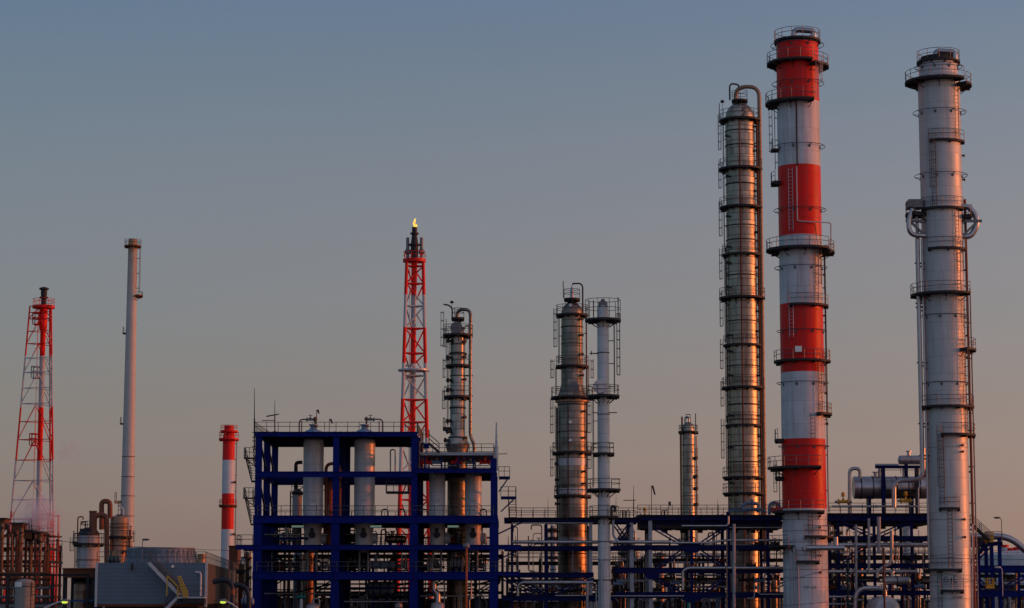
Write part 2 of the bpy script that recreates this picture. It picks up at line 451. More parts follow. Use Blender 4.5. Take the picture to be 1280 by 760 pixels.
t.platform(584, 18, 150, 291); t.platform(596, 9, 160, 200)
t.hoop(558, 4); t.platform(639, 13, 145, 300)
t.platform(670, 8, 262, 352); t.platform(682, 18, 165, 236); t.platform(701, 8, 245, 292)
t.ladder(638, 586, 176, M_rail); t.ladder(669, 640, 276, M_rail, False); t.ladder(700, 672, 282, M_rail, False)
t.vpipe(517, 320, 8, 1.1, M_dark, gap=.25); t.vpipe(640, 452, 355, .8, M_galv, gap=.1)
a1 = [(-t.m(7), -t.m(29), zz(213)), (-t.m(7), -t.m(29), zz(281)), (t.m(17), -t.m(29), zz(282)), (t.m(36), -t.m(22), zz(282)), (t.m(36), -t.m(18), zz(318))]
t.pipe(a1, .07, M_wrail, .3, 6)
t.pipe([(-t.m(6), -t.m(28.6), zz(131)), (-t.m(6), -t.m(28.6), zz(212))], .09, M_dark, .3, 6)
for k, (xx, ya) in enumerate(((-22, 684), (-18, 684), (-13, 700))):
    t.pipe([(t.m(xx), -t.m(30), 0), (t.m(xx), -t.m(30), zz(ya))], t.m(1.1), M_pipeg, .3, 8)
t.pipe([(t.m(-3), -t.m(33), zz(685.5)), (t.m(44), -t.m(33), zz(685.5))], t.m(3.3), M_pipe, .4, 14)
t.pipe([(t.m(34), -t.m(30), zz(685.5)), (t.m(34), -t.m(30), zz(672))], t.m(3.0), M_pipe, .4, 14)
t.pipe([(t.m(-3), -t.m(33), zz(685.5)), (t.m(-4.5), -t.m(20), zz(685.5))], t.m(3.3), M_pipe, .4, 14)
t.box(440, 256, 0.75, .65, .12, M_sign, .95, 'sign')
t.fitting_row((455, 492, 530, 395, 344), 352, M_rust, .3); t.fitting_row((646, 660, 695, 716), 300, M_dark, .25)
for py in (650, 664, 678, 712, 722): t.ring(py, .5, .6, M_galv)
lettering('CP-103', t.m(15.5), t.r(10), 274, zz(734.8), t.root, height=t.m(3.6))
CH_RED = t

# ---- pale grey chimney at the right ---------------------------------------------------------
t = Tower('chimney_stack', 'pale grey unbanded chimney, the plump one with side loop pipes right of the banded chimney', 'chimney', 1180.5, 400, 256,
          [(None, 51), (500, 51), (118, 53), (96, 53), (94, 49), (77, 47)], M_cgrey)
zz = t.z
t.rail_m = M_galv
t.platform(77, 4, 0, 360, inner=28)
t.part('top_rim', MB().lathe([(t.m(23), zz(79)), (t.m(22.5), zz(72)), (t.m(20), zz(72)), (t.m(19), zz(79))], 36, cap=False), M_dark)
t.pipe([(-t.m(6), -1.2, zz(80)), (-t.m(6), -1.2, zz(66.5)), (t.m(18), -1.5, zz(69)), (t.m(18), -1.5, zz(78))], t.m(3.7), M_pipe, 1.0, 16, 'vent_duct')
t.hoop(84, 6)
t.platform(102, 16.5, 120, 308); t.platform(107, 15, 316, 420)
t.ladder(178, 108, 306, M_rail, False); t.hoop(141, 7)
t.platform(178, 5, 232, 338); t.ladder(262, 180, 242, M_rail)
t.hoop(220, 7)
t.platform(262, 6, 205, 318)
pl = t.platform(267, 20, 160, 212); t.platform(270, 12, 330, 400)
t.part('machine_box', MB().box(-t.m(44), -t.m(26), -1.2, 1.0, zz(261), zz(251)), M_galv, pl)
L1 = [(-t.m(40), -1.5, zz(264)), (-t.m(46), -1.5, zz(280)), (-t.m(44), -1.5, zz(296)), (-t.m(24), -1.0, zz(296.5))]
t.pipe(L1, t.m(3.1), M_pipe, 2.0, 14, 'loop_pipe')
t.pipe([(t.m(22), -.8, zz(259)), (t.m(33), -.8, zz(260)), (t.m(42), -.8, zz(272)), (t.m(42), -.8, zz(284)), (t.m(34), -.8, zz(297)), (t.m(22), -.8, zz(297))], t.m(3.7), M_pipe, 2.0, 14, 'loop_pipe')
for sx in (-1, 1):
    mb = MB()
    mb.bar((sx*t.m(24), -1, zz(278)), (sx*t.m(48), -1, zz(278)), .3); mb.bar((sx*t.m(24), -1, zz(296)), (sx*t.m(42), -1, zz(279)), .25)
    t.part('pipe_bracket', mb, M_galv)
t.platform(312, 5, 222, 326); t.ladder(311, 264, 298, M_rail, False)
t.platform(368, 16, 125, 312)
t.hoop(395, 3); t.platform(437, 13, 305, 375); t.hoop(479, 3)
t.platform(508, 9, 165, 372); t.platform(543, 10, 246, 362); t.platform(635, 5, 236, 286)
t.platform(711, 8, 180, 285); t.platform(737, 6, 236, 290)
for a, b, an in ((366, 314, 300), (436, 370, 312), (507, 439, 312), (542, 510, 318)): t.ladder(a, b, an, M_rail)
t.ladder(633, 544, 244, M_rail); t.ladder(710, 636, 262, M_rail, False, .1)
t.ladder(760, 712, 232, M_rail, False)
tp = MB().tube(fillet([(-t.m(33), -.6, zz(592)), (-t.m(33), -.6, zz(297))], .5), t.m(2.9), 14); t.part('riser_pipe', tp, M_pipe)
t.part('riser_pipe', MB().tube([(-t.m(33), -.6, zz(297)), (-t.m(33), -.6, zz(272))], t.m(2.2), 12), M_pipe)
for py in (385, 454, 380, 330, 530, 570):
    t.part('pipe_bracket', MB().bar((-t.m(37), -.6, zz(py)), (-t.m(24), -.6, zz(py)), .16).bar((-t.m(33), -.6, zz(py+1)), (-t.m(25), -.6, zz(py+8)), .12), M_dark)
t.vpipe(None, 250, 350, 1.7, M_brown, gap=.1); t.vpipe(None, 360, 2, .9, M_galv, gap=.6)
t.vpipe(700, 300, 196, 1.5, M_pipe, gap=.1)
t.fitting_row((195, 225, 338, 420, 590, 662), 355, M_rust, .3); t.fitting_row((558, 566, 650, 672), 300, M_dark, .28)
for py in (560, 650, 694, 703, 719, 727, 733, 748): t.ring(py, .4, .5, M_galv)
lettering('O', t.m(5.5), t.r(5), 247, zz(725), t.root, height=t.m(7.5)); lettering('I', t.m(1.2), t.r(5), 262, zz(726), t.root, height=t.m(7))
lettering('L', t.m(4.5), t.r(5), 273, zz(725), t.root, height=t.m(8)); lettering('CP-102', t.m(13), t.r(5), 278, zz(746.5), t.root, height=t.m(2.6))
CH_GREY = t

# ---- tall insulated column left of the banded chimney ---------------------------------------
cx = 928
t = Tower('distillation_tower', 'tallest metal clad column ringed with many dark platforms, left of the banded chimney', 'column', cx, 400, 286,
          [(None, 39), (500, 38.5), (148, 37.5)] + dome(37.5, 148, 1.05), M_alu)
zz = t.z
t.platform(125, 10, 0, 360, inner=4)
t.platform(150, 8, 150, 400)
for py, ex, a0, a1 in ((211, 9, 140, 375), (259, 8.5, 150, 390), (318, 6, 150, 380), (372, 10, 150, 380), (431, 5.5, 150, 380), (484, 8, 140, 372),
                       (531, 4, 150, 360), (596, 8, 150, 325), (616, 8, 150, 325)): t.platform(py, ex, a0, a1)
for py in (165, 183, 231, 283, 301, 345, 402, 458, 506, 558, 578, 636): t.ring(py, .7, 1.4, M_dark)
for a, b in ((208, 152), (256, 213), (316, 261), (370, 320), (429, 374), (482, 433), (529, 486), (594, 533)):
    t.ladder(a, b, 186, M_rail)
t.vpipe(690, 150, 262, 1.0, M_rust, gap=.06); t.vpipe(690, 150, 340, 1.4, M_rust, gap=.1); t.vpipe(690, 310, 196, .8, M_dark, gap=.1)
t.pipe([(-t.m(5), 0, zz(133)), (-t.m(5), 0, zz(109)), (t.m(24.5), -.5, zz(109)), (t.m(24.5), -.5, zz(700))], t.m(2.6), M_tan, 1.4, 14, 'vapour_pipe')
t.pipe([(-t.m(13), -.5, zz(126)), (-t.m(13), -.5, zz(105)), (-t.m(1), -.2, zz(106.5)), (-t.m(1), -.2, zz(112))], t.m(1.1), M_dark, .9, 10, 'vent_pipe')
for py in range(180, 640, 22): t.part('pipe_bracket', MB().bar((t.m(15), -.5, zz(py)), (t.m(25), -.5, zz(py)), .14), M_dark)
t.fitting_row((160, 190, 240, 292, 336, 390, 415, 447, 470, 520, 546, 570), 335, M_dark, .35)
t.fitting_row((172, 222, 272, 310, 330, 360, 420, 440, 470, 520, 560, 604), 212, M_dark, .35)
t.fitting_row((139, 146), 280, M_galv, .4)
mb = MB(); mb.tube([(-t.m(27), -1, zz(148)), (-t.m(27), -1, zz(131))], .05, 5); mb.lathe([(.05, zz(131)), (.25, zz(130)), (.25, zz(128)), (.05, zz(127))], 8, (-t.m(23), -1)); mb.bar((-t.m(23), -1, zz(149)), (-t.m(23), -1, zz(130)), .05)
t.part('lamp', mb, M_dark)

# ---- two columns joined by a shared platform ----------------------------------------------
t = Tower('distillation_tower', 'dark weathered column, wide below and narrower above, beside the slim pale column', 'column', 715.5, 550, 281,
          [(None, 37), (700, 37), (496, 37), (493, 35), (481, 28), (392, 27)] + dome(27, 392, 1.1), M_alud)
zz = t.z
t.platform(373, 10, 0, 360, inner=5); t.platform(393, 7, 120, 420); t.ring(409, .6, 1.4); t.platform(457, 7, 130, 400); t.platform(496, 8.5, 140, 370)
t.ring(502, 3, 2.2, M_tan); t.ring(506, .6, 1.2); t.platform(565, 7, 140, 380); t.platform(619, 5, 150, 355)
t.ring(430, .4, 1); t.ring(540, .4, 1); t.ring(578, .5, 9, M_white, 'insulation_band'); t.ring(614, .5, 7, M_white, 'insulation_band'); t.ring(674, .5, 5, M_white, 'insulation_band')
t.ring(692, .5, 1.5)
for a, b, an in ((455, 395, 190), (494, 459, 190), (563, 508, 192), (617, 567, 192)): t.ladder(a, b, an, M_rail)
t.ladder(494, 459, 345, M_rail)
t.part('top_nozzle', MB().lathe([(t.m(2.2), zz(377)), (t.m(2.2), zz(363)), (t.m(1.2), zz(360)), (t.m(.5), zz(357))], 12), M_pipe)
t.pipe([(t.m(1), 0, zz(356)), (t.m(1), 0, zz(354.5)), (t.m(13.5), -.3, zz(354.5)), (t.m(13.5), -.3, zz(394))], t.m(1.0), M_dark, .9, 10, 'vent_pipe')
t.pipe([(-t.m(11), -.5, zz(373)), (-t.m(11), -.5, zz(352))], .06, M_dark, .2, 6, 'mast')
t.vpipe(690, 510, 200, 1.0, M_dark, gap=.1); t.vpipe(690, 396, 330, .9, M_rust, gap=.1); t.vpipe(720, 508, 252, .6, M_dark, gap=.05)
t.fitting_row((400, 420, 444, 470, 515, 548, 590, 605), 318, M_dark, .35); t.fitting_row((383, 529, 552), 262, M_sign, .35); t.fitting_row((580, 600, 630), 195, M_dark, .35)
t.part('manhole', MB().lathe([(.6, -t.m(15.5)), (.6, -t.m(13))], 16, (t.m(1), zz(486)), 'y').lathe([(.75, -t.m(16)), (.75, -t.m(15.5))], 16, (t.m(1), zz(486)), 'y'), M_galv)

t = Tower('distillation_tower', 'slim pale smooth column with wide round top platform, beside the dark weathered column', 'column', 754.5, 560, 262,
          [(None, 16), (500, 15), (386, 14.5)] + dome(14.5, 386, .9), M_white)
zz = t.z
t.platform(399, 15.5, 100, 440, h=2.2); t.platform(494, 13, 110, 430); t.platform(566, 6, 100, 440); t.platform(611, 13.5, 130, 420); t.platform(645, 11, 140, 400)
t.ring(441, .6, 1); t.ring(518, .5, 1); t.ring(677, .4, 1); t.ring(700, .4, 1); t.ring(725, .6, 1.2)
t.ladder(492, 402, 350, M_rail, off=.6); t.ladder(564, 497, 190, M_rail, off=.5); t.ladder(609, 568, 190, M_rail, off=.5)
t.part('outrigger', MB().bar((-t.m(17), -.3, zz(442)), (-t.m(5), 0, zz(442)), .12).bar((-t.m(15), -.3, zz(444)), (-t.m(15), -.3, zz(439)), .1), M_dark)
t.part('outrigger', MB().bar((t.m(17), -.3, zz(516)), (-t.m(14), 0, zz(516)), .1), M_dark)
for dx in (-3, 0, 3): t.part('top_nozzle', MB().lathe([(.25, zz(384)), (.25, zz(375+abs(dx))), (.12, zz(374+abs(dx)))], 8, (t.m(dx), -.3)), M_galv)
t.pipe([(-t.m(12), -.4, zz(398)), (-t.m(12), -.4, zz(376))], .07, M_rust, .2, 6, 'mast'); t.pipe([(t.m(19), -.4, zz(398)), (t.m(19), -.4, zz(372))], .07, M_rust, .2, 6, 'mast')
t.part('manhole', MB().lathe([(.75, -t.m(12)), (.75, -t.m(6))], 18, (-t.m(5), zz(484)), 'y'), M_pipe)
t.pipe([(t.m(9), -.8, zz(645)), (t.m(9), -.8, zz(633)), (t.m(13), -.8, zz(633)), (t.m(13), -.8, zz(640))], .14, M_dark, .3, 8)
t.pipe([(t.m(11), -.8, zz(648)), (t.m(11), -.8, zz(670)), (t.m(17), -.8, zz(677))], .14, M_pipeg, .3, 8)
t.vpipe(None, 700, 250, 1.4, M_pipeg, gap=.2)

# ---- column on the blue frame ----------------------------------------------------------------
t = Tower('distillation_tower', 'column with hooked overhead pipe and flared skirt, rising above the blue frame', 'column', 572, 500, 276,
          [(None, 25), (566, 25), (556, 31), (545, 19.5), (421, 18.5)] + dome(18.5, 421, 1.6), M_alu)
zz = t.z
t.platform(397, 8, 0, 360, inner=4); t.platform(418, 10, 110, 400); t.ring(442, 2, 1.6); t.platform(456, 6, 140, 340); t.platform(495, 8, 130, 385)
t.ring(510, 1, 1.6); t.platform(534, 9, 150, 205); t.ring(470, .5, 1); t.ring(430, .5, 1); t.ring(547, 1, 1.6)
t.ladder(456, 420, 205, M_rail); t.ladder(494, 458, 200, M_rail); t.ladder(533, 497, 195, M_rail)
t.ladder(454, 399, 184, M_rail, off=.5)
t.pipe([(-t.m(1), 0, zz(402)), (-t.m(1), 0, zz(387)), (t.m(16), -.4, zz(387)), (t.m(16), -.4, zz(545)), (t.m(21), -.4, zz(556)), (t.m(21), -.4, zz(566))], t.m(2.1), M_alud, 1.2, 14, 'vapour_pipe')
t.pipe([(-t.m(7), -.4, zz(398)), (-t.m(7), -.4, zz(386)), (-t.m(11), -.4, zz(382)), (-t.m(18), -.4, zz(381))], t.m(1.0), M_dark, 1.0, 10, 'vent_pipe')
t.part('lamp', MB().bar((-t.m(7.5), -.4, zz(386)), (-t.m(7.5), -.4, zz(380)), .05).lathe([(.05, zz(380)), (.28, zz(378.5)), (.12, zz(376.5))], 8, (-t.m(7.5), -.4)), M_dark)
for py in (408, 495, 470): t.part('pipe_bracket', MB().bar((t.m(9), -.4, zz(py)), (t.m(19), -.4, zz(py)), .16), M_dark)
t.part('manhole', MB().lathe([(.75, -t.m(10.5)), (.75, -t.m(6))], 18, (-t.m(1.5), zz(411)), 'y'), M_galv)
t.fitting_row((402, 411, 428, 447, 475, 500, 522, 548), 318, M_dark, .35); t.fitting_row((427, 448, 476, 488, 527, 540, 551), 215, M_dark, .5)

# ---- small column in the middle distance ---------------------------------------------------------
t = Tower('distillation_tower', 'short slim column with sunlit right edge, standing alone behind the pipe rack', 'column', 861, 600, 320,
          [(None, 16), (540, 15.5), (532, 13)] + dome(13, 532, .6), M_alu)
zz = t.z
t.platform(528, 3, 0, 360, inner=3); t.platform(539, 5, 100, 440, h=.8)
for py in (571, 594, 609, 629): t.platform(py, 4, 325, 395, h=1.2)
t.pipe([(-t.m(4), 0, zz(532)), (-t.m(4), 0, zz(521)), (t.m(1), 0, zz(521)), (t.m(1), 0, zz(528))], t.m(1.1), M_pipe, .8, 10, 'vent_pipe')
t.pipe([(-t.m(8), -.3, zz(521)), (-t.m(8), -.3, zz(540)), (-t.m(10), -.3, zz(541)), (-t.m(10), -.3, zz(700))], t.m(1.1), M_rust, .3, 8)
t.vpipe(700, 545, 345, 1.0, M_tan, gap=.1); t.vpipe(700, 540, 200, .9, M_tan, gap=.1)
t.pipe([(t.m(9), -.3, zz(539)), (t.m(9), -.3, zz(517))], .07, M_dark, .2, 6, 'mast')
for py in (556, 583, 620): t.ring(py, .4, .8)

# ---- slender white stack at the left ------------------------------------------------------------
t = Tower('chimney_stack', 'slender plain off white chimney, rust stained near its top', 'chimney', 162, 500, 400,
          [(None, 18.5), (690, 17.6), (500, 14.4), (310, 11.4), (306, 11.6), (299, 10.5)], M_white, n=36)
zz = t.z
t.shell.data.materials[0] = mat('rust_topped_white_paint', (.44, .425, .405), .5, 0, .15, .3, (.3,.2,.15), bump=.01, top_stain=(zz(375), zz(318), (.30, .16, .05), .8))
t.platform(307, 5, 0, 360, h=1.0, m=M_rust, inner=6); t.platform(369, 8, 315, 400, m=M_rust, h=.6)
t.ladder(366, 310, 352, M_rust, False, .5); t.platform(416, 4, 160, 205, h=1.0, under=False); t.platform(529, 4, 160, 205, h=1.0, under=False)
for py in (571, 596, 620, 645): t.ring(py, .35, .8, M_rust)
t.platform(626, 8, 160, 215, m=M_tan, h=1.4)

# ---- small banded stack -----------------------------------------------------------------------------
t = Tower('chimney_stack', 'short red and white banded chimney with collars, left of the blue steel frame', 'chimney', 285, 620, 380,
          [(None, 15.8), (640, 15.4), (545, 15.2), (541, 11.5), (532, 11.5)], M_red, n=36)
zz = t.z
t.shell.data.materials[0] = mat('small_stack_band_paint', RED, .5, 0, .14, .25, (.2,.1,.08), seam=2.6, seamd=.85, bump=.008,
      bands=[(zz(662), WHITE), (zz(617), RED), (zz(575.5), WHITE), (zz(530), RED)])
t.platform(538, 5, 0, 360, m=M_red, rm=M_red, h=.8); t.platform(548, 5, 0, 360, m=M_red, rm=M_red, h=1.0); t.platform(631, 3.6, 0, 360, m=M_rust, rm=M_red, h=.8)
t.fitting_row((603, 668), 330, M_dark, .4)
t.ladder(700, 550, 20, M_rust, False)

# ---- flare towers -----------------------------------------------------------------------------
def flare(label, px, py, Y, rt, rb, pyt, pyb, angs, bands, levels, riser, tip, plat, leg_r, flame, boxes, group=None):
    t = Thing('flare_stack', label, 'flare stack', px, py, Y, group); zz = t.z
    hb = [(zz(a) if a else 0, c) for a, c in bands]
    M_f = mat('flare_band_paint', RED, .5, 0, .15, .3, (.18,.08,.06), bands=hb, bump=0)
    def rad(z): return t.m(rb) + (t.m(rt)-t.m(rb))*(z-zz(pyb))/(zz(pyt)-zz(pyb))
    def pt(i, z): a = R(angs[i]); return Vector((rad(z)*math.cos(a), rad(z)*math.sin(a), z))
    zs = [0.0] + [zz(l) for l in levels]
    for i in range(3): t.part('leg', MB().tube([pt(i, 0), pt(i, zz(pyt))], leg_r*1.15, 8, True, leg_r*.85), M_f)
    mb = MB()
    for z0, z1 in zip(zs, zs[1:]):
        for i in range(3):
            j = (i+1) % 3
            mb.tube([pt(i, z1), pt(j, z1)], leg_r*.42, 5, False)
            zm = (z0+z1)/2; mid = (pt(i, z1)+pt(j, z1))/2; a0, b0 = pt(i, z0), pt(j, z0)
            q = a0.lerp(b0, .5).lerp(mid, .5)
            if flame: mb.tube([a0, pt(j, z1)] if zs.index(z0) % 2 else [b0, pt(i, z1)], leg_r*.4, 5, False)
            else:
                mb.tube([a0, mid], leg_r*.5, 5, False); mb.tube([b0, mid], leg_r*.5, 5, False)
                mb.tube([a0.lerp(mid, .5), pt(i, (z0+z1)/2)], leg_r*.4, 5, False); mb.tube([b0.lerp(mid, .5), pt(j, (z0+z1)/2)], leg_r*.4, 5, False); mb.tube([a0.lerp(mid, .5), b0.lerp(mid, .5)], leg_r*.35, 5, False)
    t.part('bracing', mb, M_f)
    t.part('riser', MB().lathe([(t.m(w)/2, 0 if y is None else zz(y)) for y, w in riser], 20), M_f)
    tp = t.part('burner_tip', MB().lathe([(t.m(w)/2, zz(y)) for y, w in tip], 18), M_dark)
    mb = MB()
    for y, w in tip[1::2]: mb.lathe([(t.m(w)/2-.01, zz(y)-.15), (t.m(w)/2+.3, zz(y)-.15), (t.m(w)/2+.3, zz(y)+.15), (t.m(w)/2-.01, zz(y)+.15)], 16)
    t.part('ring', mb, M_dark, tp)
    a = t.part('platform', MB().sector(t.m(3), t.m(plat[1]), zz(plat[0]), 0, 360, .5), M_red); t.part('railing', rail_arc(MB(), t.m(plat[1])-.1, zz(plat[0]), 0, 360, 1.2, 1.6, .045), M_red, a)
    for by in boxes:
        z = zz(by); mb = MB(); x0 = -t.m(12); rail_line(mb, [(x0, -1, z-.9), (-t.m(4), -1, z-.9), (-t.m(4), 1, z-.9), (x0, 1, z-.9), (x0, -1, z-.9)], 2.0, 1.4, .09)
        mb.box(x0, -t.m(4), -1, 1, z-1.05, z-.9); t.part('rest_platform', mb, M_f)
    l = t.part('ladder', ladder_mb(-t.m(5.5), -.8, 5, zz(plat[0]), 180, .6), M_f); 
    if flame:
        mb = MB(); n = 14; vs = []; k = 12; rng = random.Random(3); z0, z1 = zz(tip[-1][0])-.1, zz(flame[0])
        for i in range(k):
            f = i/(k-1); w = .78*t.m(flame[1])/2*(math.sin(PI*min(1, .22+f*.85))**.8)*(1-.25*f) + .05
            ox = .5*t.m(flame[2])*f + .10*math.sin(f*7); oy = .1*math.cos(f*6)
            for j in range(n):
                a = 2*PI*j/n; q = w*(1+.28*math.sin(3*a+f*9)+.15*rng.uniform(-1, 1)*f); vs.append((ox+q*math.cos(a), oy+q*math.sin(a), z0+(z1-z0)*(f + .12*f*math.sin(2*a+1))))
        fs = [(i*n+j, i*n+(j+1)%n, (i+1)*n+(j+1)%n, (i+1)*n+j) for i in range(k-1) for j in range(n)] + [tuple(range(n))[::-1], tuple(range((k-1)*n, k*n))]
        mb.add(vs, fs, True)
        mf, nt, b = new_mat('flame'); tc = _n(nt, 'ShaderNodeTexCoord').outputs['Object']; rp = _n(nt, 'ShaderNodeValToRGB')
        rp.color_ramp.elements[0].color = (1, .78, .10, 1); rp.color_ramp.elements[0].position = .35; rp.color_ramp.elements[1].color = (1, .30, .015, 1); rp.color_ramp.elements[1].position = .68
        nt.links.new(_noise(nt, tc, .9, 3), rp.inputs[0]); nt.links.new(rp.outputs[0], b.inputs['Emission Color']); b.inputs['Emission Strength'].default_value = 1.7; nt.links.new(_ramp(nt, _noise(nt, tc, 1.3, 4), .38, .55), b.inputs['Alpha']); b.inputs['Base Color'].default_value = (0,0,0,1)
        t.part('flame', mb, mf)
    return t
FW = (.46, .46, .48); FR = (.70, .008, .004)
t = flare('red and white lattice flare tower without flame, at the left edge of the plant', 49, 600, 420, 17, 33.5, 383, 649, (195, 75, -45),
      [(641, FR), (576, FW), (511, FR), (446, FW), (360, FR)], [720, 684, 649, 601, 550, 505, 466, 430, 399, 383],
      [(None, 6.5), (414, 6.8), (411, 10), (385, 10.5), (382, 7)], [(383, 7), (372, 6.5), (368, 8), (361, 8), (359, 6)], (382, 14), .17, None, (399, 466, 550))
t.part('service_mast', MB().tube([(t.m(24), 1, 0), (t.m(24), 1, t.z(643))], .16, 6).tube([(t.m(11), 1, 0), (t.m(11), 1, t.z(640))], .16, 6).bar((t.m(2), 1, t.z(642)), (t.m(24), 1, t.z(645)), .22)
       .bar((t.m(2), 1, t.z(657)), (t.m(12), 1, t.z(657)), .22).bar((t.m(24.5), 1, t.z(665)), (t.m(24.5), 1, t.z(703)), .3), M_red)
t = flare('red and white lattice flare tower with a burning yellow flame', 517.3, 450, 390, 12, 21, 326, 640, (220, 100, -20),
      [(700, FW), (645, FR), (600, FR), (548, FW), (500, FR), (456, FW), (411, FR), (370, FW), (318, FR)][2:], [700, 660, 625, 590, 558, 528, 500, 470, 442, 411, 383, 355, 333],
      [(None, 5), (374, 5.4), (345, 7.4), (332, 7.5), (326, 9.5)], [(326, 9.5), (306, 9.8), (297, 7.5), (292, 6.2), (284, 6.6)], (324, 14.5), .33, (274, 4.8, 1.0), (465,))
t.part('platform', MB().sector(t.m(8), t.m(20), t.z(462), 0, 360, .25), M_white)
for x in (-8.5, 9): t.part('davit_post', MB().tube([(t.m(x), 0, t.z(324)), (t.m(x), 0, t.z(297))], .28, 8).lathe([(.28, t.z(318)), (.5, t.z(316)), (.5, t.z(313)), (.28, t.z(311))], 8, (t.m(x), 0)), M_galv)
# ---------------------------------------------------------------- blue steel frame
Y0 = 262.0
t = Thing('process_structure', 'large open blue steel frame carrying white vessels on its decks', 'steel structure', 470, 640, Y0)
F = t; zz = t.z; ROWS = (0.0, 9.0, 18.0)
gx = [t.p(px, 640).x for px in (322.5, 419.5, 517.5, 617)]
ZL = {k: zz(v) for k, v in dict(roof=540, l2=589.5, l2b=585.5, l3=644.5, l4=681, l5=714.5, roof2=573).items()}
mpx = t.m(1)
for i, x in enumerate(gx):
    for r, y in enumerate(ROWS):
        top = ZL['roof']-.02 if i < 3 else (ZL['roof2'] if r == 0 else ZL['l2b'])
        mb = MB(); hcol(mb, x, y, 0, ZL['l3']-.3, .92, .8); hcol(mb, x, y, ZL['l3']-.3, top, .68 if i else .72, .7)
        t.part('column', mb, M_blue)
x0, x1, x2, x3 = gx
for r, y in enumerate(ROWS):
    yo = y - (.42 if r == 0 else 0)
    for nm, a, b, h in (('roof', x0-.45, x2+.35, 6.0), ('l2', x0-.35, x2, 7.2), ('l2b', x2, x3+.35, 5.8), ('l3', x0-.5, x3+.5, 9.5), ('l4', x0-2.4 if r == 0 else x0-.4, x3+3.1 if r == 0 else x3+.4, 6.2), ('l5', x0-.5, x3+.5, 9.8)):
        t.part('beam', ibx(MB(), a, b, yo, ZL[nm], h*mpx, .34 if r else .3), M_blue)
t.part('beam', ibx(MB(), x3+.5, x3+3.0, -.42, ZL['l5'], 5*mpx, .3), M_blue)
for nm, xs, h in (('roof', (x0, x1, x2), .6), ('l2', (x0, x1, x2), .6), ('l2b', (x3,), .55), ('l3', gx, .8), ('l4', gx, .5), ('l5', gx, .8)):
    for x in xs: t.part('beam', iby(MB(), -.2, 18, x, ZL[nm]-.03, h, .3), M_blue)
# decks with joists below
for nm, a, b in (('roof', x0, x2), ('l2b', x2, x3), ('l3', x0, x3), ('l4', x0-2.2, x3), ('l5', x0, x3)):
    mb = MB(); z = ZL[nm]; mb.box(a+.02, b-.02, -.1, 17.9, z-.14, z-.08)
    n = int((b-a)/2.2)
    for i in range(1, n): xx = a+(b-a)*i/n; mb.box(xx-.07, xx+.07, .1, 17.8, z-.45, z-.15)
    for y in (4.5, 13.5): mb.box(a+.1, b-.1, y-.09, y+.09, z-.62, z-.46)
    t.part('deck', mb, M_deck)
# diagonal braces in the side faces and knee braces
for x in (x0, x2, x3):
    for za, zb in ((ZL['l3'], ZL['l2']-.5), (ZL['l2'], ZL['roof']-.5)) if x != x3 else ((ZL['l3'], ZL['l2b']-.5),):
        t.part('brace', MB().bar((x, 0, zb), (x, 9, za+.3), .2).bar((x, 9, zb), (x, 18, za+.3), .2), M_dblue)
for i in (0, 1, 2):
    t.part('brace', MB().bar((gx[i], 18, 4), (gx[i+1], 18, ZL['l5']-.8), .2), M_dblue)
# railings
def frail(pts, **k): t.part('railing', rail_line(MB(), pts, **k), M_rail)
z = ZL['roof']; frail([(x0-.4, -.5, z), (x2+.3, -.5, z), (x2+.3, 17.9, z), (x0-.4, 17.9, z), (x0-.4, -.5, z)], h=1.08)
z = ZL['l3']; frail([(x0, -.55, z), (x3, -.55, z)], h=1.08); frail([(x0, 17.8, z), (x3, 17.8, z)], h=1.08)
z = ZL['l5']; frail([(x0, -.55, z), (x3+2.8, -.55, z)], h=1.08); frail([(x0, 17.8, z), (x3, 17.8, z)], h=1.08)
z = ZL['l4']; frail([(x0-.5, -.5, z), (x0-2.35, -.5, z), (x0-2.35, 5, z)], h=1.1); frail([(x0, 17.8, z), (x3, 17.8, z)], h=1.1); frail([(x0, 8.9, z), (x3, 8.9, z)], h=1.1)
z = ZL['l2b']; frail([(x2+.4, 17.6, z), (x3, 17.6, z)], h=1.08); z = ZL['l2']
mb = MB(); mb.box(x0+1.5, x1-.8, 10, 11.2, z-.1, z-.03); pl = t.part('catwalk', mb, M_deck)
# left stair flights, seen end on
for ptop, pbot in ((572, 598), (622, 653)):
    za, zb = zz(ptop), zz(pbot); xo = x0-.42
    mb = MB(); mb.box(xo-1.25, xo, -.4, 1.1, za-.12, za); mb.bar((xo-1.0, .3, za-.15), (xo, .3, za-1.0), .1); pl = t.part('stair_platform', mb, M_dark)
    t.part('railing', rail_line(MB(), [(xo, -.35, za), (xo-1.2, -.35, za), (xo-1.2, 1.0, za)], 1.1, .7), M_rail, pl)
    a, b = stair_mb((xo-.55, 5.6, zb), (xo-.75, 1.1, za), (.42, 0, 0), 9); sm = t.part('stair', a, M_galv); t.part('handrail', b, M_rail, sm)
    mb = MB(); mb.box(xo-1.0, xo, 5.4, 6.6, zb-.14, zb); t.part('stair_platform', mb, M_dark)
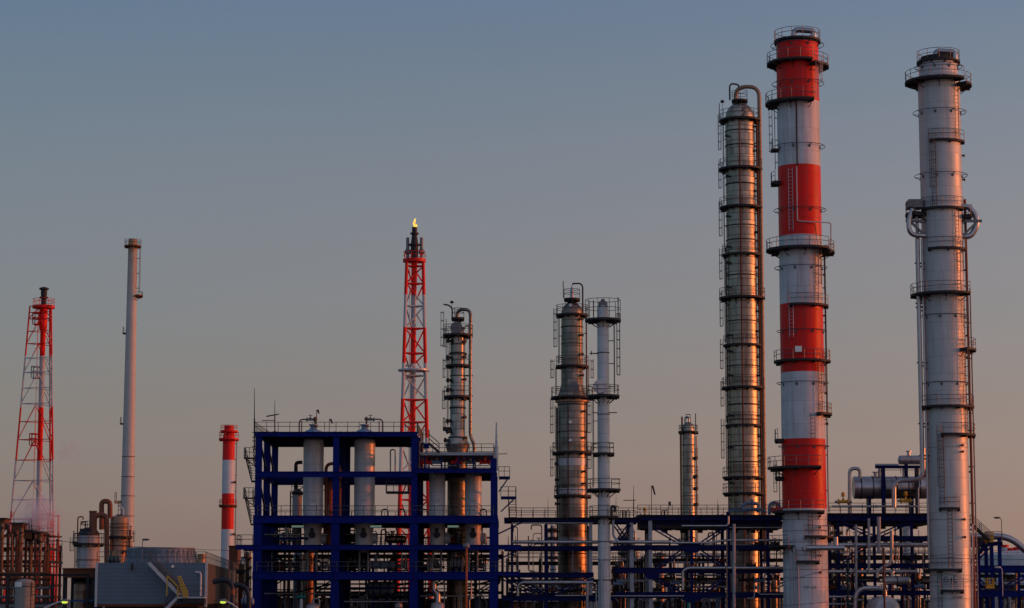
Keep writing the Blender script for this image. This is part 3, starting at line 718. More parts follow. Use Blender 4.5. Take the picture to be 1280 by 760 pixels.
# right stair tower
for a, b, yt in ((623.5, 637.5, 595.5), (626, 645.5, 620.5)):
    z = zz(yt); xa, xb = t.p(a, 640).x, t.p(b, 640).x
    mb = MB(); mb.box(xa, xb, -.3, 1.2, z-.3, z); mb.bar((xb-.3, .2, z-.3), (xa, .2, z-1.7), .12); mb.bar((xb-.3, 1.0, z-.3), (xa, 1.0, z-1.7), .12); pl = t.part('stair_platform', mb, M_dblue)
    t.part('railing', rail_line(MB(), [(xa, -.25, z), (xb-.04, -.25, z), (xb-.04, 1.2, z)], 1.08, .8), M_rail, pl)
xm = t.p(641, 640).x
for yt, yb in ((620.5, 648), (682, 714.5)):
    a, b = stair_mb((xm, 5.6, zz(yb)), (xm-.1, 1.2, zz(yt)), (.42, 0, 0), 9); sm = t.part('stair', a, M_dark); t.part('handrail', b, M_rail, sm)
t.part('brace', MB().bar((x3+.4, 0, zz(668)), (x3+3.2, 0, zz(653)), .16).bar((x3+.4, 0, zz(700)), (x3+3.0, 0, zz(687)), .16), M_dblue)
# canopy deck over the right bay
zc = zz(564.5); xa, xb = t.p(525, 570).x, t.p(617, 570).x
mb = MB(); mb.box(xa, xb, 1, 15, zc-.35, zc); t.part('upper_deck', mb, M_pipeg)
for x in (xa+.5, xa+2.4, xa+4.3, xb-2.3, xb-.3):
    for y in (1.2, 14.6): t.part('post', MB().box(x-.09, x+.09, y-.09, y+.09, ZL['l2b'], zc-.35), M_dblue)
t.part('brace', MB().bar((xa+3, 1.2, ZL['l2b']), (xa+5.4, 1.2, zc-.4), .12), M_dblue)
frail([(xa, 1.05, zc), (xb, 1.05, zc), (xb, 15, zc), (xa, 15, zc)], h=.95)
# stair from the roof to the canopy deck
a = t.p(529, 543); b = t.p(536, 543); z = zz(554); z1 = zz(543.5)
mb = MB(); mb.box(a.x, b.x, .2, 1.6, z-.5, z); pl = t.part('stair_platform', mb, M_dblue); t.part('railing', rail_line(MB(), [(a.x, .2, z+.4), (b.x, .2, z+.4), (b.x, 1.5, z+.4)], 1.1, .7), M_rail, pl)
c = t.p(548.5, 564); s_, r_ = stair_mb((c.x, .9, zc), (b.x, .9, z), (0, .5, 0), 5); sm = t.part('stair', s_, M_dark); t.part('handrail', r_, M_rail, sm)
# hanging service platform left of the third column
xa, xb, z = t.p(481, 612).x, t.p(510, 612).x, zz(613); mb = MB(); mb.box(xa, xb, 2, 4.6, z-.2, z)
for x in (xa+.1, xb-.1): mb.bar((x, 2.2, z), (x, 2.2, ZL['l2']), .1)
pl = t.part('hanging_platform', mb, M_dark); t.part('railing', rail_line(MB(), [(xa, 2, z), (xb, 2, z)], 1.1, .9), M_rail, pl)
xa, xb, z = t.p(355, 612).x, t.p(378, 612).x, zz(610); mb = MB(); mb.box(xa, xb, 9.2, 11, z-.3, z); mb.bar((xa+.3, 9.3, z), (xb, 9.3, zz(600)), .1); pl = t.part('hanging_platform', mb, M_dark); t.part('railing', rail_line(MB(), [(xa, 9.2, z), (xb, 9.2, z)], 1.1, .7), M_rail, pl)
# pale tube lamps under the third level
for a, b in ((363, 378), (462, 476), (559, 573)):
    p = t.p(a, 657.5); q = t.p(b, 657.5); t.part('tube_lamp', MB().tube([(p.x, 1.5, p.z), (q.x, 1.5, q.z)], .12, 8), M_tubeL)

# ---- white vessels standing in the frame ------------------------------------------------
def vessel(px, w, ytop, dy, label, wl, side):
    v = Tower('pressure_vessel', label, 'vessel', px, 620, Y0+dy, [(691, 4), (689.5, wl*.5), (686, wl*.85), (681, wl), (664, wl), (656, w*.98), (648, w), (ytop+3, w), (ytop+1, w*.9), (ytop, w*.6)], M_white, z0=0.0, n=40)
    v.ring(ytop+12, .35, .6, M_white); v.ring(606, .35, .6, M_white); v.ring(648, 1.4, 2, M_white, 'support_ring')
    zb = v.z(667)
    v.part('manhole', MB().lathe([(.4, -v.m(wl/2)-.35), (.4, -v.m(wl/2)+.5)], 16, (0, zb-.15), 'y').lathe([(.24, -v.m(wl/2)-.36), (.24, -v.m(wl/2)+.5)], 12, (0, zb+.4), 'y'), M_black)
    zn = v.z(673); s = side
    v.part('side_nozzle', MB().lathe([(.1, s*v.m(17)), (.45, s*v.m(16.6)), (.62, s*v.m(15.5)), (.62, s*v.m(9))], 18, (.3, zn), 'x'), M_pipeg)
    for sx in (-.5, .5): v.part('outlet_pipe', MB().tube([(sx, -.2, v.z(686)), (sx, -.2, v.z(715))], .12, 8), M_pipeg)
    lettering('V-%d' % vessel.n, v.m(9), v.r(v.z(626)), 268, v.z(626), v.root, height=v.m(1.3)); vessel.n += 1
    v.part('name_plate', MB().box(-.2, .2, -v.r(v.z(631))-.03, -v.r(v.z(631)), v.z(631.5), v.z(630)), M_sign)
    return v
vessel.n = 123
vessel(391.5, 25.5, 548, 4.5, 'white vertical vessel nearest the left columns of the blue frame', 22, 1)
vessel(455.5, 26, 548, 4.5, 'white vertical vessel in the middle bay, right of the reddish hooked pipe', 22, 1)
vessel(546.5, 20.5, 590, 4.5, 'white vertical vessel in the right bay, just right of the third blue column', 18, 1)
vessel(591.5, 21, 590, 4.5, 'white vertical vessel nearest the right end columns of the blue frame', 19, 1)

# ---- equipment on and in the frame -----------------------------------------------------------
def pipe_thing(label, pts, Y, rpx, m, bend=.6, cat='pipe', name='pipe', n=10, group=None, fl=()):
    """pts: (px, py[, dy]) ; one bent pipe with optional flange collars at the given point indices"""
    ps = [P(p[0], p[1], Y + (p[2] if len(p) > 2 else 0)) for p in pts]
    r = rpx*mpp(640, Y); mb = MB(); mb.tube(fillet(ps, bend), r, n)
    for i in range(len(ps)-1):
        d = ps[i+1]-ps[i]; L = d.length; k = int(L/6)
        for j in range(1, k+1): flange(mb, ps[i] + d*(j/(k+1)), d, r*1.3, .18)
    return single(name, label, cat, mb, m, group=group)
def on_frame(px, py, dy=0): return P(px, py, Y0+dy)

def valve_mb(c, s, d=(1,0,0)):
    mb = MB(); c = Vector(c); d = Vector(d)
    mb.tube([c-d*s, c-d*s*.25], s*.42, 10, True, s*.3); mb.tube([c+d*s*.25, c+d*s], s*.3, 10, True, s*.42)
    mb.tube([c-d*s*.3, c+d*s*.3], s*.36, 10); flange(mb, c-d*s, d, s*.6, s*.22); flange(mb, c+d*s, d, s*.6, s*.22)
    mb.tube([c, c+Vector((0,0,s*1.1))], s*.12, 6); mb.lathe([(s*.55, c.z+s*1.1), (s*.62, c.z+s*1.16), (s*.55, c.z+s*1.22)], 14, (c.x, c.y))
    mb.tube([c+Vector((0,0,s*.3)), c+Vector((0,0,s*.7))], s*.26, 8)
    return mb
for px, lb in ((391.5, 'left'), (455.5, 'right')):
    z = ZL['roof']; c = P(px, 540, Y0+4.5); mb = MB(); mb.lathe([(1.15, z-.1), (1.15, z+.15), (.9, z+.45), (.45, z+.62), (.3, z+.9), (.3, z+1.05), (.5, z+1.06), (.5, z+1.2)], 24, (c.x, c.y))
    single('vessel_lid', 'pale blue domed lid on the frame roof under the %s hooked vent pipe' % lb, 'vessel lid', mb, M_bluep)
pipe_thing('dark double hooked vent pipe on the roof of the blue frame, its arm pointing right', [(374, 541), (374, 524.3), (394, 524.3)], Y0+4.5, .85, M_dark, .5)
pipe_thing('dark double hooked vent pipe on the roof of the blue frame, its arm pointing left', [(478.5, 541), (478.5, 524), (458, 524)], Y0+4.5, .85, M_dark, .5)
pipe_thing('thin inner vent riser beside the right pointing hooked pipe on the frame roof', [(377, 541), (377, 526.5)], Y0+5, .8, M_galv, .5)
pipe_thing('thin inner vent riser beside the left pointing hooked pipe on the frame roof', [(474, 541), (474, 526.5)], Y0+5, .8, M_galv, .5)
for px, lb in ((388, 'left'), (463, 'right')):
    single('relief_valve', 'short fat relief valve in the horizontal arm of the %s roof vent pipe' % lb, 'valve', valve_mb(P(px, 524.3, Y0+4.5), .42), M_galv)
for px, lb in ((394, 'left'), (458, 'right')):
    c = P(px, 524, Y0+4.5); mb = MB(); mb.tube([c-Vector((0,0,1.3)), c+Vector((0,0,.3))], .1, 8); mb.tube([c+Vector((0,0,-.1)), c+Vector((0,0,.15))], .24, 10); mb.tube([c-Vector((0,0,.95)), c-Vector((0,0,.6))], .3, 10)
    single('relief_valve', 'upright reddish relief valve at the end of the %s roof vent arm' % lb, 'valve', mb, M_rust)
for i in range(6):
    px = 402+i*8; c = P(px, 540, Y0+6); z = ZL['roof']; mb = MB(); mb.lathe([(.45, z), (.45, z+.3), (.3, z+.42), (.1, z+.5)], 16, (c.x, c.y)); mb.box(c.x-.5, c.x+.5, c.y-.5, c.y+.5, z-.03, z+.1)
    single('hatch_cover', 'low pale blue hatch dome in the row between the two roof vents', 'hatch cover', mb, M_bluep, group='hatch domes in a row on the frame roof')
def mast(label, px, y0, y1, Y, r=.07, m=None, name='lightning_rod', cat='lightning rod', steps=()):
    a = P(px, y0, Y); b = P(px, y1, Y); mb = MB(); mb.tube([a, a.lerp(b, .5)], r, 6); mb.tube([a.lerp(b, .5), b], r*.7, 6, True, r*.3)
    mb.box(a.x-.2, a.x+.2, a.y-.2, a.y+.2, a.z-.02, a.z+.08)
    for f in steps: c = a.lerp(b, f); mb.bar((c.x-.25, c.y, c.z), (c.x+.25, c.y, c.z), .1)
    return single(name, label, cat, mb, m or M_dark)
mast('tall lightning rod at the left edge of the blue frame roof', 318, 562, 485, Y0-.5, .09, steps=(.05, .14, .2, .28))
mast('shorter lightning rod on the blue frame roof beside two wind indicators', 343.5, 540, 499, Y0+1, .07)
def windsock(label, p0, p1, r0, r1, m, Y):
    a = P(*p0, Y); b = P(*p1, Y); mb = MB(); mb.tube([a, a.lerp(b, .33), a.lerp(b, .66), b], r0*mpp(500, Y), 10, True, r1*mpp(500, Y)); return single('windsock', label, 'windsock', mb, m)
windsock('dark greenish wind indicator bar tilted up, at the left of the frame roof', (333, 520.5), (348.5, 517.6), .9, .7, mat('dark_green_fabric', (.05,.075,.06), .8), Y0+1)
windsock('thin level red bar below the greenish wind indicator on the frame roof', (327.5, 525.7), (343.5, 525.4), .55, .5, M_brown, Y0+1)
def flag(label, px, y0, y1, Y, lean, h, m):
    c = P(px, y0, Y); z = P(px, y1, Y).z; mb = MB(); mb.tube([(c.x, c.y, c.z), (c.x, c.y, z)], .04, 5); k = mpp(y1, Y)
    vs = []; fs = []; n = 6
    for i in range(n+1):
        f = i/n; q = .05*math.sin(f*7); vs += [(c.x+f*lean*k, c.y+q-.01, z-f*h*k), (c.x+f*lean*k+.26*(1-.2*f), c.y+q+.02, z-f*h*k-.08*f), (c.x+f*lean*k+.26*(1-.2*f), c.y+q+.05, z-f*h*k-.08*f), (c.x+f*lean*k, c.y+q+.02, z-f*h*k)]
    for i in range(n):
        a = 4*i; b = a+4; fs += [(a,a+1,b+1,b),(a+1,a+2,b+2,b+1),(a+2,a+3,b+3,b+2),(a+3,a,b,b+3)]
    fs += [(0,3,2,1), (4*n, 4*n+1, 4*n+2, 4*n+3)]
    mb.add(vs, fs, True); return single('flag', label, 'flag', mb, m)
M_flag = mat('dark_flag_fabric', (.05, .045, .05), .8)
flag('small dark flag limp on its staff, higher of the two on the frame roof', 395.5, 540, 512, Y0+5, 1.5, 4.5, M_flag)
flag('small dark flag leaning on its staff, lower of the two on the frame roof', 411.5, 540, 523.5, Y0+5, 2.5, 5.5, M_flag)
flag('dark drooping flag on a tall staff at the joint of the pipe rack decks', 814.5, 647, 607, 271, 3.2, 11, M_flag)
flag('tiny dark flag on a short staff over the pipe rack, right of the drooping one', 836, 647, 627, 271, .6, 5, M_flag)
# red hooked pipe and its vessel
pipe_thing('reddish brown pipe bent into a hook between two white vessels', [(407.5, 646), (407.5, 579.5), (424.5, 579.5), (424.5, 646)], Y0+6, 2.1, M_brown, 2.4, n=14)
v = Tower('pressure_vessel', 'dark red brown vertical drum below the hooked pipe, between two white vessels', 'vessel', 411.5, 620, Y0+7.2, [(646, 11), (604, 11.5)] + dome(11.5, 604, .6), M_brown, n=28)
v.ring(625, .4, 1, M_rust); v.ring(640, 1, 1.4, M_rust); v.part('saddle', MB().lathe([(v.m(7), v.z(690)), (v.m(7), v.z(646))], 20), M_brown)
v = Tower('pressure_vessel', 'slim grey drum with small platform, left of the leftmost white vessel in the frame', 'vessel', 371.5, 620, Y0+10, [(690, 12), (615, 12)] + dome(12, 615, .7), M_pipeg, n=28)
v.pipe([(-v.m(2), 0, v.z(612)), (-v.m(2), 0, v.z(578)), (v.m(6), 0, v.z(578))], .22, M_dark, .4); v.vpipe(690, 614, 185, .9, M_dark)
pipe_thing('grey pipe hairpin hanging below the frame roof left of the third column', [(488, 589), (488, 562), (494, 562), (494, 589)], Y0+5, .9, M_pipeg, .5)
for px, lb in ((502, 'left of the third blue column'), (604, 'beside the right end vessel'), (530, 'right of the third blue column'), (481, 'right of the middle vessel')):
    pipe_thing('dark short hairpin pipe on the third deck, %s' % lb, [(px-4, 645), (px-4, 636.5), (px+4, 636.5), (px+4, 645)], Y0+2, .8, M_dark, .35)
for px, m, lb in ((533, M_red, 'red valve on the canopy deck floor nearest the stair'), (571, M_red, 'red valve under the middle of the canopy deck'), (606, M_red, 'red valve under the right end of the canopy deck'), (546, M_bluep, 'light blue valve under the canopy deck'), (588, M_galv, 'grey valve under the canopy deck')):
    single('valve', lb, 'valve', valve_mb(P(px, 578, Y0+2.5), .55), m)
pipe_thing('thin white pipe lying along the floor under the canopy deck', [(540, 582), (612, 582)], Y0+2, .7, M_pipe)
pipe_thing('pale pipe climbing beside the stair at the right end of the frame roof', [(524.5, 588), (524.5, 552), (528, 549)], Y0+2.5, 1.0, M_tan, .5)
pipe_thing('second pale pipe climbing beside the frame roof stair', [(528.5, 588), (528.5, 556)], Y0+2.9, 1.1, M_tan, .5)
mast('tapered whitish aerial pole at the right end of the blue frame', 620.5, 588, 528, Y0+1, .26, M_trim, 'aerial_pole', 'pole')
windsock('thin level red bar on the aerial pole right of the blue frame', (616, 567.6), (634, 567.2), .5, .5, M_brown, Y0+1)
# sunlit vessel and drums deep in the lower bays
v = Tower('pressure_vessel', 'tall sunlit cream drum deep in the left lower bay of the blue frame', 'vessel', 386, 720, Y0+22, [(None, 13), (688, 13)] + dome(13, 688, .5), M_tan, n=28); v.ring(735, .4, 1); v.ladder(745, 690, 250, M_rail, False)
v = Tower('pressure_vessel', 'grey drum beside the sunlit cream drum in the left lower bay', 'vessel', 373, 720, Y0+20, [(None, 13), (694, 13)] + dome(13, 694, .5), M_pipeg, n=28); v.ring(725, .4, 1); v.pipe([(0, 0, v.z(693)), (0, 0, v.z(686)), (v.m(9), 0, v.z(686)), (v.m(9), 0, v.z(700))], .2, M_pipe, .4)
v = Tower('storage_tank', 'dome topped pale tank at the foot of the left lower bay', 'tank', 391, 755, Y0+3, [(None, 18), (759, 18)] + dome(18, 759, .6), M_white, n=30); v.pipe([(0, 0, v.z(755)), (0, 0, v.z(748)), (v.m(8), 0, v.z(748)), (v.m(8), 0, v.z(764))], .12, M_pipe, .3)
v = Tower('storage_tank', 'dome topped pale tank at the foot of the right lower bay', 'tank', 547, 755, Y0+3, [(None, 17), (757, 17)] + dome(17, 757, .6), M_white, n=30); v.pipe([(0, 0, v.z(754)), (0, 0, v.z(742)), (-v.m(5), 0, v.z(738)), (-v.m(5), 0, v.z(726))], .35, M_pipe, .5)
v = Tower('storage_tank', 'small dome topped grey tank left of the third blue column at ground level', 'tank', 498, 755, Y0+4, [(None, 10), (756, 10)] + dome(10, 756, .6), M_pipeg, n=24); v.ring(760, .4, 1)
v = Tower('pressure_vessel', 'narrow grey upright filter with teal top valve at the foot of the left lower bay', 'vessel', 376.5, 750, Y0+1.5, [(None, 4.5), (750, 4.5)] + dome(4.5, 750, .7), M_trim, n=20)
single('valve', 'teal valve on top of the narrow grey upright filter', 'valve', valve_mb(P(376.5, 746, Y0+1.5), .42), M_teal)
# horizontal drums on the fourth and fifth levels
def hdrum(label, pa, pb, py, Y, wpx, m, saddles=True, name='horizontal_drum', legs=None, rings=3, flat=False):
    A = P(pa, py, Y); B = P(pb, py, Y); t_ = Thing(name, label, 'drum', (pa+pb)/2, py, Y); r = wpx*mpp(py, Y)/2; L = (B.x-A.x)/2; zc = A.z
    pr = [(.02, -L-r*.45), (r*.5, -L-r*.4), (r*.85, -L-r*.22), (r, -L), (r, L), (r*.85, L+r*.22), (r*.5, L+r*.4), (.02, L+r*.45)]
    if flat: pr = [(r*.97, -L-.12), (r, -L), (r, L), (r*.97, L+.12)]
    t_.part('shell', MB().lathe(pr, 32, (0, zc), 'x'), m)
    for i in range(rings): x = -L+2*L*(i+.5)/rings; t_.part('band', MB().lathe([(r-.01, x-.06), (r+.05, x-.06), (r+.05, x+.06), (r-.01, x+.06)], 32, (0, zc), 'x', cap=False), M_dark)
    for sx in (-.6, .6): t_.part('saddle', MB().box(sx*L-.15, sx*L+.15, -r*.7, r*.7, zc-r-(legs or .5), zc-r*.8), M_dblue)
    t_.part('nozzle', MB().tube([(-L*.4, 0, zc+r*.9), (-L*.4, 0, zc+r+.5)], .2, 10).tube([(-L*.4, 0, zc+r+.42), (-L*.4, 0, zc+r+.55)], .34, 12), m)
    return t_
hdrum('grey horizontal drum on the fourth deck left of the middle vessel', 352, 372, 672, Y0+5, 11, M_white, legs=.8)
hdrum('dark grey horizontal drum on the fourth deck right of the middle vessel', 484, 506, 674, Y0+7, 9, M_alud, legs=.8)
hdrum('blue grey horizontal exchanger on the fifth deck, middle bay', 460, 492, 706, Y0+6, 10, M_bluep, legs=1)
hdrum('pale cylinder exchanger on the fifth deck, right bay', 565, 578, 703, Y0+6, 14, M_pipeg, legs=.6)
hdrum('blue machine drum low in the middle bay of the frame', 462, 490, 735, Y0+7, 16, M_bluep, legs=3)
hdrum('rust streaked sunlit drum on the fifth deck, middle bay', 440, 456, 700, Y0+15, 22, M_brown, legs=.4)
# upright pipes and lines weaving through the lower bays
rg = random.Random(5)
nm = ['slim', 'thin', 'narrow', 'fine']
k = 0
for bay, (a, b) in (('left', (334, 410)), ('middle', (432, 508)), ('right', (528, 606))):
    for lv, (yt, yb) in (('fourth and fifth', (684, 716)), ('third and fourth', (654, 682)), ('fifth deck and ground', (722, 775))):
        for i in range(7 if lv[0] == 'f' else 4):
            px = a + (b-a)*(i+.5+rg.uniform(-.35, .35))/(7 if lv[0] == 'f' else 4); dy = rg.choice((3, 7, 11, 16)); m = rg.choice((M_pipe, M_dark, M_pipeg, M_rust, M_dark, M_pipeg))
            w = rg.uniform(.45, 1.1); j = rg.uniform(-6, 6); ym = yt+(yb-yt)*rg.uniform(.3, .7)
            pts = [(px, yt, dy), (px, ym, dy), (px+j, ym, dy), (px+j, yb, dy)] if i % 2 else [(px, yt, dy), (px, yb, dy)]
            pipe_thing('upright %s line between the %s deck levels of the %s bay' % ('kinked' if i % 2 else 'straight', lv, bay) if lv[:4] != 'fift' else '%s line from the %s in the %s bay' % ('kinked' if i % 2 else 'straight', lv, bay),
                       pts, Y0, w, m, .3, n=7, group='%s lines %s, %s bay' % ('kinked' if i % 2 else 'straight', lv, bay))
for px0, px1, py, dy, w, m, lb in ((330, 410, 668, 4, 1.0, M_pipe, 'silver line under the third deck, left bay'), (330, 385, 673, 3, 1.6, M_dblue, 'dark blue header on the fourth deck, left bay'),
        (335, 415, 700, 8, .8, M_dark, 'dark line crossing behind the left bay, above the fifth deck'), (430, 512, 668, 9, .9, M_pipeg, 'grey line under the third deck, middle bay'),
        (430, 512, 735, 3, 1.2, M_dblue, 'dark blue pipe low in the middle bay'), (525, 612, 672, 10, 1.0, M_dark, 'dark line under the third deck, right bay'),
        (330, 415, 742, 6, .9, M_pipeg, 'grey line low in the left bay'), (525, 612, 745, 5, .9, M_pipe, 'silver line low in the right bay'), (430, 510, 752, 4, 1.0, M_pipe, 'silver line lowest in the middle bay'),
        (525, 612, 700, 12, 1.3, M_rust, 'rusty line above the fifth deck, right bay')):
    pipe_thing(lb, [(px0, py), (px1, py)], Y0+dy, w, m)
# low dark machinery houses behind the frame
def plant_house(label, pa, pb, ytop, Y, m, dep=6):
    A = P(pa, ytop, Y); B = P(pb, ytop, Y); t_ = Thing('equipment_house', label, 'equipment house', (pa+pb)/2, ytop, Y); w = (B.x-A.x)/2; h = A.z
    t_.part('wall', MB().box(-w, w, 0, dep, 0, h-.25), m); t_.part('roof', MB().box(-w-.25, w+.25, -.25, dep+.25, h-.25, h), M_dark)
    k = max(1, int(w*2/3))
    for i in range(k): x = -w+2*w*(i+.5)/k; t_.part('window', MB().box(x-.6, x+.6, -.04, .02, h*.55, h*.8), M_black)
    t_.part('door', MB().box(-w*.5-.5, -w*.5+.5, -.05, .02, 0, 2.1), M_dblue); return t_
plant_house('dark equipment house behind the left lower bay', 330, 418, 747, Y0+40, M_conc)
plant_house('dark equipment house behind the middle lower bay', 428, 512, 744, Y0+40, M_ct)
plant_house('dark equipment house behind the right lower bay', 522, 640, 748, Y0+40, M_conc)
# ---------------------------------------------------------------- pipe racks
YR = 269.0
def rack(label, px, Y, dep, cols, beams, braces=(), gussets=(), rails=(), decks=(), m=None):
    """cols: (px, py_top, w px, mat); beams: (px0, px1, py_top, h px); built on a front and a back plane"""
    t = Thing('pipe_rack', label, 'pipe rack', px, 690, Y); k = t.m(1); m = m or M_dblue
    for c in cols:
        x = t.p(c[0], 690).x
        for r, y in enumerate((0, dep)): t.part('column', hcol(MB(), x, y+.01*r, 0, t.z(c[1]), c[2]*k, c[2]*k*.9), (c[3] if len(c) > 3 else m))
    for b in beams:
        xa, xb = t.p(b[0], 690).x, t.p(b[1], 690).x
        for y in (-.25, dep+.25): t.part('beam', ibx(MB(), xa, xb, y, t.z(b[2]), b[3]*k, .3), m)
        for c in cols:
            if b[0] <= c[0] <= b[1]: t.part('cross_beam', iby(MB(), 0, dep, t.p(c[0], 690).x, t.z(b[2])-.05, b[3]*k*.7, .25), m)
    for b in braces:
        p = t.p(b[0], b[1]); q = t.p(b[2], b[3])
        mb = MB(); d = (q-p).normalized(); up = Vector((-d.z, 0, d.x))*.17
        for s in (-1, 1): mb.bar((p.x+up.x*s, -.12, p.z+up.z*s), (q.x+up.x*s, -.12, q.z+up.z*s), .17)
        for f in (.25, .75):
            c = p.lerp(q, f); mb.bar((c.x+up.x, -.12, c.z+up.z), (c.x-up.x, -.12, c.z-up.z), .1)
        t.part('brace', mb, m)
    for g in gussets:
        a = t.p(g[0], g[1]); b = t.p(g[2], g[3]); cxx, cz = (a.x+b.x)/2, (a.z+b.z)/2; w, h = (b.x-a.x)/2, abs(a.z-b.z)/2
        vs = [(-w, -h*.4), (-w*.55, -h), (w*.55, -h), (w, -h*.4), (w, h*.4), (w*.55, h), (-w*.55, h), (-w, h*.4)]
        mb = MB(); mb.add([(cxx+u, -.33, cz+v) for u, v in vs] + [(cxx+u, -.27, cz+v) for u, v in vs], [tuple(range(8)), tuple(range(8, 16))[::-1]] + [(i, i+8, (i+1) % 8+8, (i+1) % 8) for i in range(8)]); t.part('gusset_plate', mb, m)
    for d in decks:
        xa, xb, z = t.p(d[0], 690).x, t.p(d[1], 690).x, t.z(d[2]); mb = MB(); mb.box(xa, xb, -.6, dep+.6, z-.1, z+.0)
        n = int((xb-xa)/1.6)
        for i in range(n+1): x = xa+(xb-xa)*i/max(1, n); mb.box(x-.05, x+.05, -.5, dep+.5, z-.4, z-.1)
        t.part('deck', mb, M_deck)
    for r in rails:
        xa, xb, z = t.p(r[0], 690).x, t.p(r[1], 690).x, t.z(r[2])
        t.part('railing', rail_line(MB(), [(xa, -.55, z), (xb, -.55, z)], 1.1, 1.35), M_rail); t.part('railing', rail_line(MB(), [(xa, dep+.5, z), (xb, dep+.5, z)], 1.1, 1.35), M_rail)
    return t
rack('dark blue pipe rack between the blue frame and the slim pale column', 690, YR, 7.5,
     [(683, 653, 3.2), (738.5, 655, 4, M_pipeg), (640, 655, 3.2)], [(630, 742, 647, 5), (630, 768, 682.5, 5), (630, 742, 715.5, 6), (628, 768, 744, 7)],
     [(742, 721, 690, 743), (628, 722, 668, 744), (642, 721, 684, 745)], [], [(637, 800, 647)], [(637, 800, 647)])
rack('long blue pipe rack with crossed double braces, left of the banded chimney', 875, YR, 7.5,
     [(789.5, 650, 4.6, M_pipeg), (813, 650, 4.6, M_pipeg), (864.5, 650, 3.4), (910.5, 640, 4.2, M_dblue), (960, 650, 3.4)],
     [(742, 800, 648, 5), (797, 985, 643.5, 7), (768, 985, 681.5, 5.5), (768, 985, 709.5, 6.5), (768, 985, 740, 7.5)],
     [(818, 660, 852, 680), (906, 660, 876, 680), (876, 690, 908, 711), (851, 690, 818, 712), (906, 722, 878, 742), (818, 722, 851, 742), (768, 655, 787, 682), (787, 655, 769, 682)],
     [(851, 677, 877, 691), (806, 712, 824, 724), (851, 740, 878, 752)], [(797, 985, 643.5)], [(797, 985, 644)])
rack('dark blue pipe rack below the horizontal drum, between the two tall chimneys', 1100, YR, 7.5,
     [(1048, 652, 3.4), (1093, 652, 3.4), (1140, 652, 3.4), (1183, 652, 3.4)], [(1028, 1195, 641.5, 9.5), (1028, 1195, 670, 5), (1028, 1195, 704, 5.5), (1028, 1195, 738, 6)],
     [(1050, 652, 1091, 671), (1138, 652, 1095, 671), (1091, 677, 1052, 703), (1095, 710, 1136, 737), (1050, 712, 1088, 737)], [], [(1036, 1190, 641)], [(1036, 1190, 642)])
rack('blue trestle rack at the right edge, right of the pale grey chimney', 1250, 262, 7.5,
     [(1239.5, 672, 4.2), (1249.5, 672, 4.2), (1290, 708, 4), (1318, 708, 4)], [(1213, 1252, 677, 5), (1213, 1330, 707, 7.5), (1213, 1330, 738, 8)],
     [(1214, 706, 1238, 681), (1214, 716, 1234, 736), (1252, 737, 1288, 716)], [], [(1232, 1252, 677), (1252, 1320, 738)], [(1230, 1252, 677)], M_blue)

def plenum(label, pa, pb, y0, y1, Y, dep, n):
    A = P(pa, y1, Y); B = P(pb, y1, Y); t = Thing('air_cooler', label, 'air cooler', (pa+pb)/2, y1, Y, z0=A.z); w = (B.x-A.x)/2; h = t.z(y0)
    t.part('casing', MB().box(-w, w, 0, dep, h*.12, h), M_dark); t.part('header', MB().box(-w, w, -.25, -.02, h*.6, h*.95), M_dblue)
    for i in range(n):
        x = -w+2*w*(i+.5)/n; t.part('fan_ring', MB().lathe([(w/n*.85, 0), (w/n*.8, h*.11)], 24, (x, dep/2), cap=False), M_dark); t.part('motor', MB().lathe([(.3, -.3), (.3, .5)], 10, (x, dep/2)), M_dark)
    return t
plenum('long dark air cooler bank hung under the walkway, left of the banded chimney', 800, 978, 651, 662, YR+.8, 6, 8)
plenum('dark air cooler bank hung under the drum deck between the chimneys', 1038, 1160, 651.5, 657, YR+.8, 6, 6)
def RP(label, pts, rpx, m, dy=0, bend=.8, **k): return pipe_thing(label, pts, YR+dy, rpx, m, bend, **k)
# runs of pipe lying on the racks
RP('silver pipe along the upper beam from the blue frame past the slim column', [(640, 677.6), (838, 677.6)], 2.2, M_pipe, -.6)
RP('thin pale pipe below the long top walkway left of the slim column', [(640, 653.8), (742, 653.8)], .8, M_pipe, -.5)
RP('thick silver pipe with downturned end, low on the rack left of the slim column', [(647, 745), (647, 728), (742, 728)], 2.4, M_pipe, -.9, 1.2)
RP('second thick silver pipe below the one with downturned end', [(660, 736), (735, 736)], 2.0, M_pipe, 3)
RP('silver pipe end lying on the bottom beam left of the slim column', [(694, 744.5), (736, 744.5)], 1.0, M_pipe, -.6)
RP('upright silver pipe close to the left of the slim pale column', [(734, 775), (734, 729)], 1.8, M_pipeg, -1.2)
RP('silver pipe below the walkway deck turning up at the pale pole', [(852, 657.3), (908, 657.3), (910.5, 655), (910.5, 645)], 1.3, M_pipe, -.7, .7)
RP('thin silver pipe under the deck left of the banded chimney', [(912, 659.5), (978, 659.5)], .7, M_pipe, -.5)
RP('silver pipe on the second beam with a low step, right of the gusset plate', [(816, 678.5), (889, 678.5), (905, 675.3), (978, 675.3)], 1.5, M_pipe, -.6, .8)
RP('silver pipe with downturned elbow lying on the third beam, right of the gusset plate', [(853.5, 737), (853.5, 713.5), (860, 710), (980, 710)], 2.0, M_pipe, -.7, 1.0)
RP('pale pipe just below the second beam right of the gusset plate', [(877, 681.2), (975, 681.2)], 1.1, M_pipe, 3)
RP('grey pipe low between the two pale uprights', [(770, 726), (810, 726)], 1.8, M_pipeg, 1)
RP('pale thin pipe lying on the bottom beam right of the pale uprights', [(744, 745), (855, 745)], .9, M_pipe, -.5)
RP('pale pipe crossing low behind the gusset plates', [(818, 726.5), (908, 726.5)], 1.9, M_alud, 4)
RP('second pale pipe crossing low behind the gusset plates', [(840, 733.5), (910, 733.5)], 1.5, M_pipeg, 5)
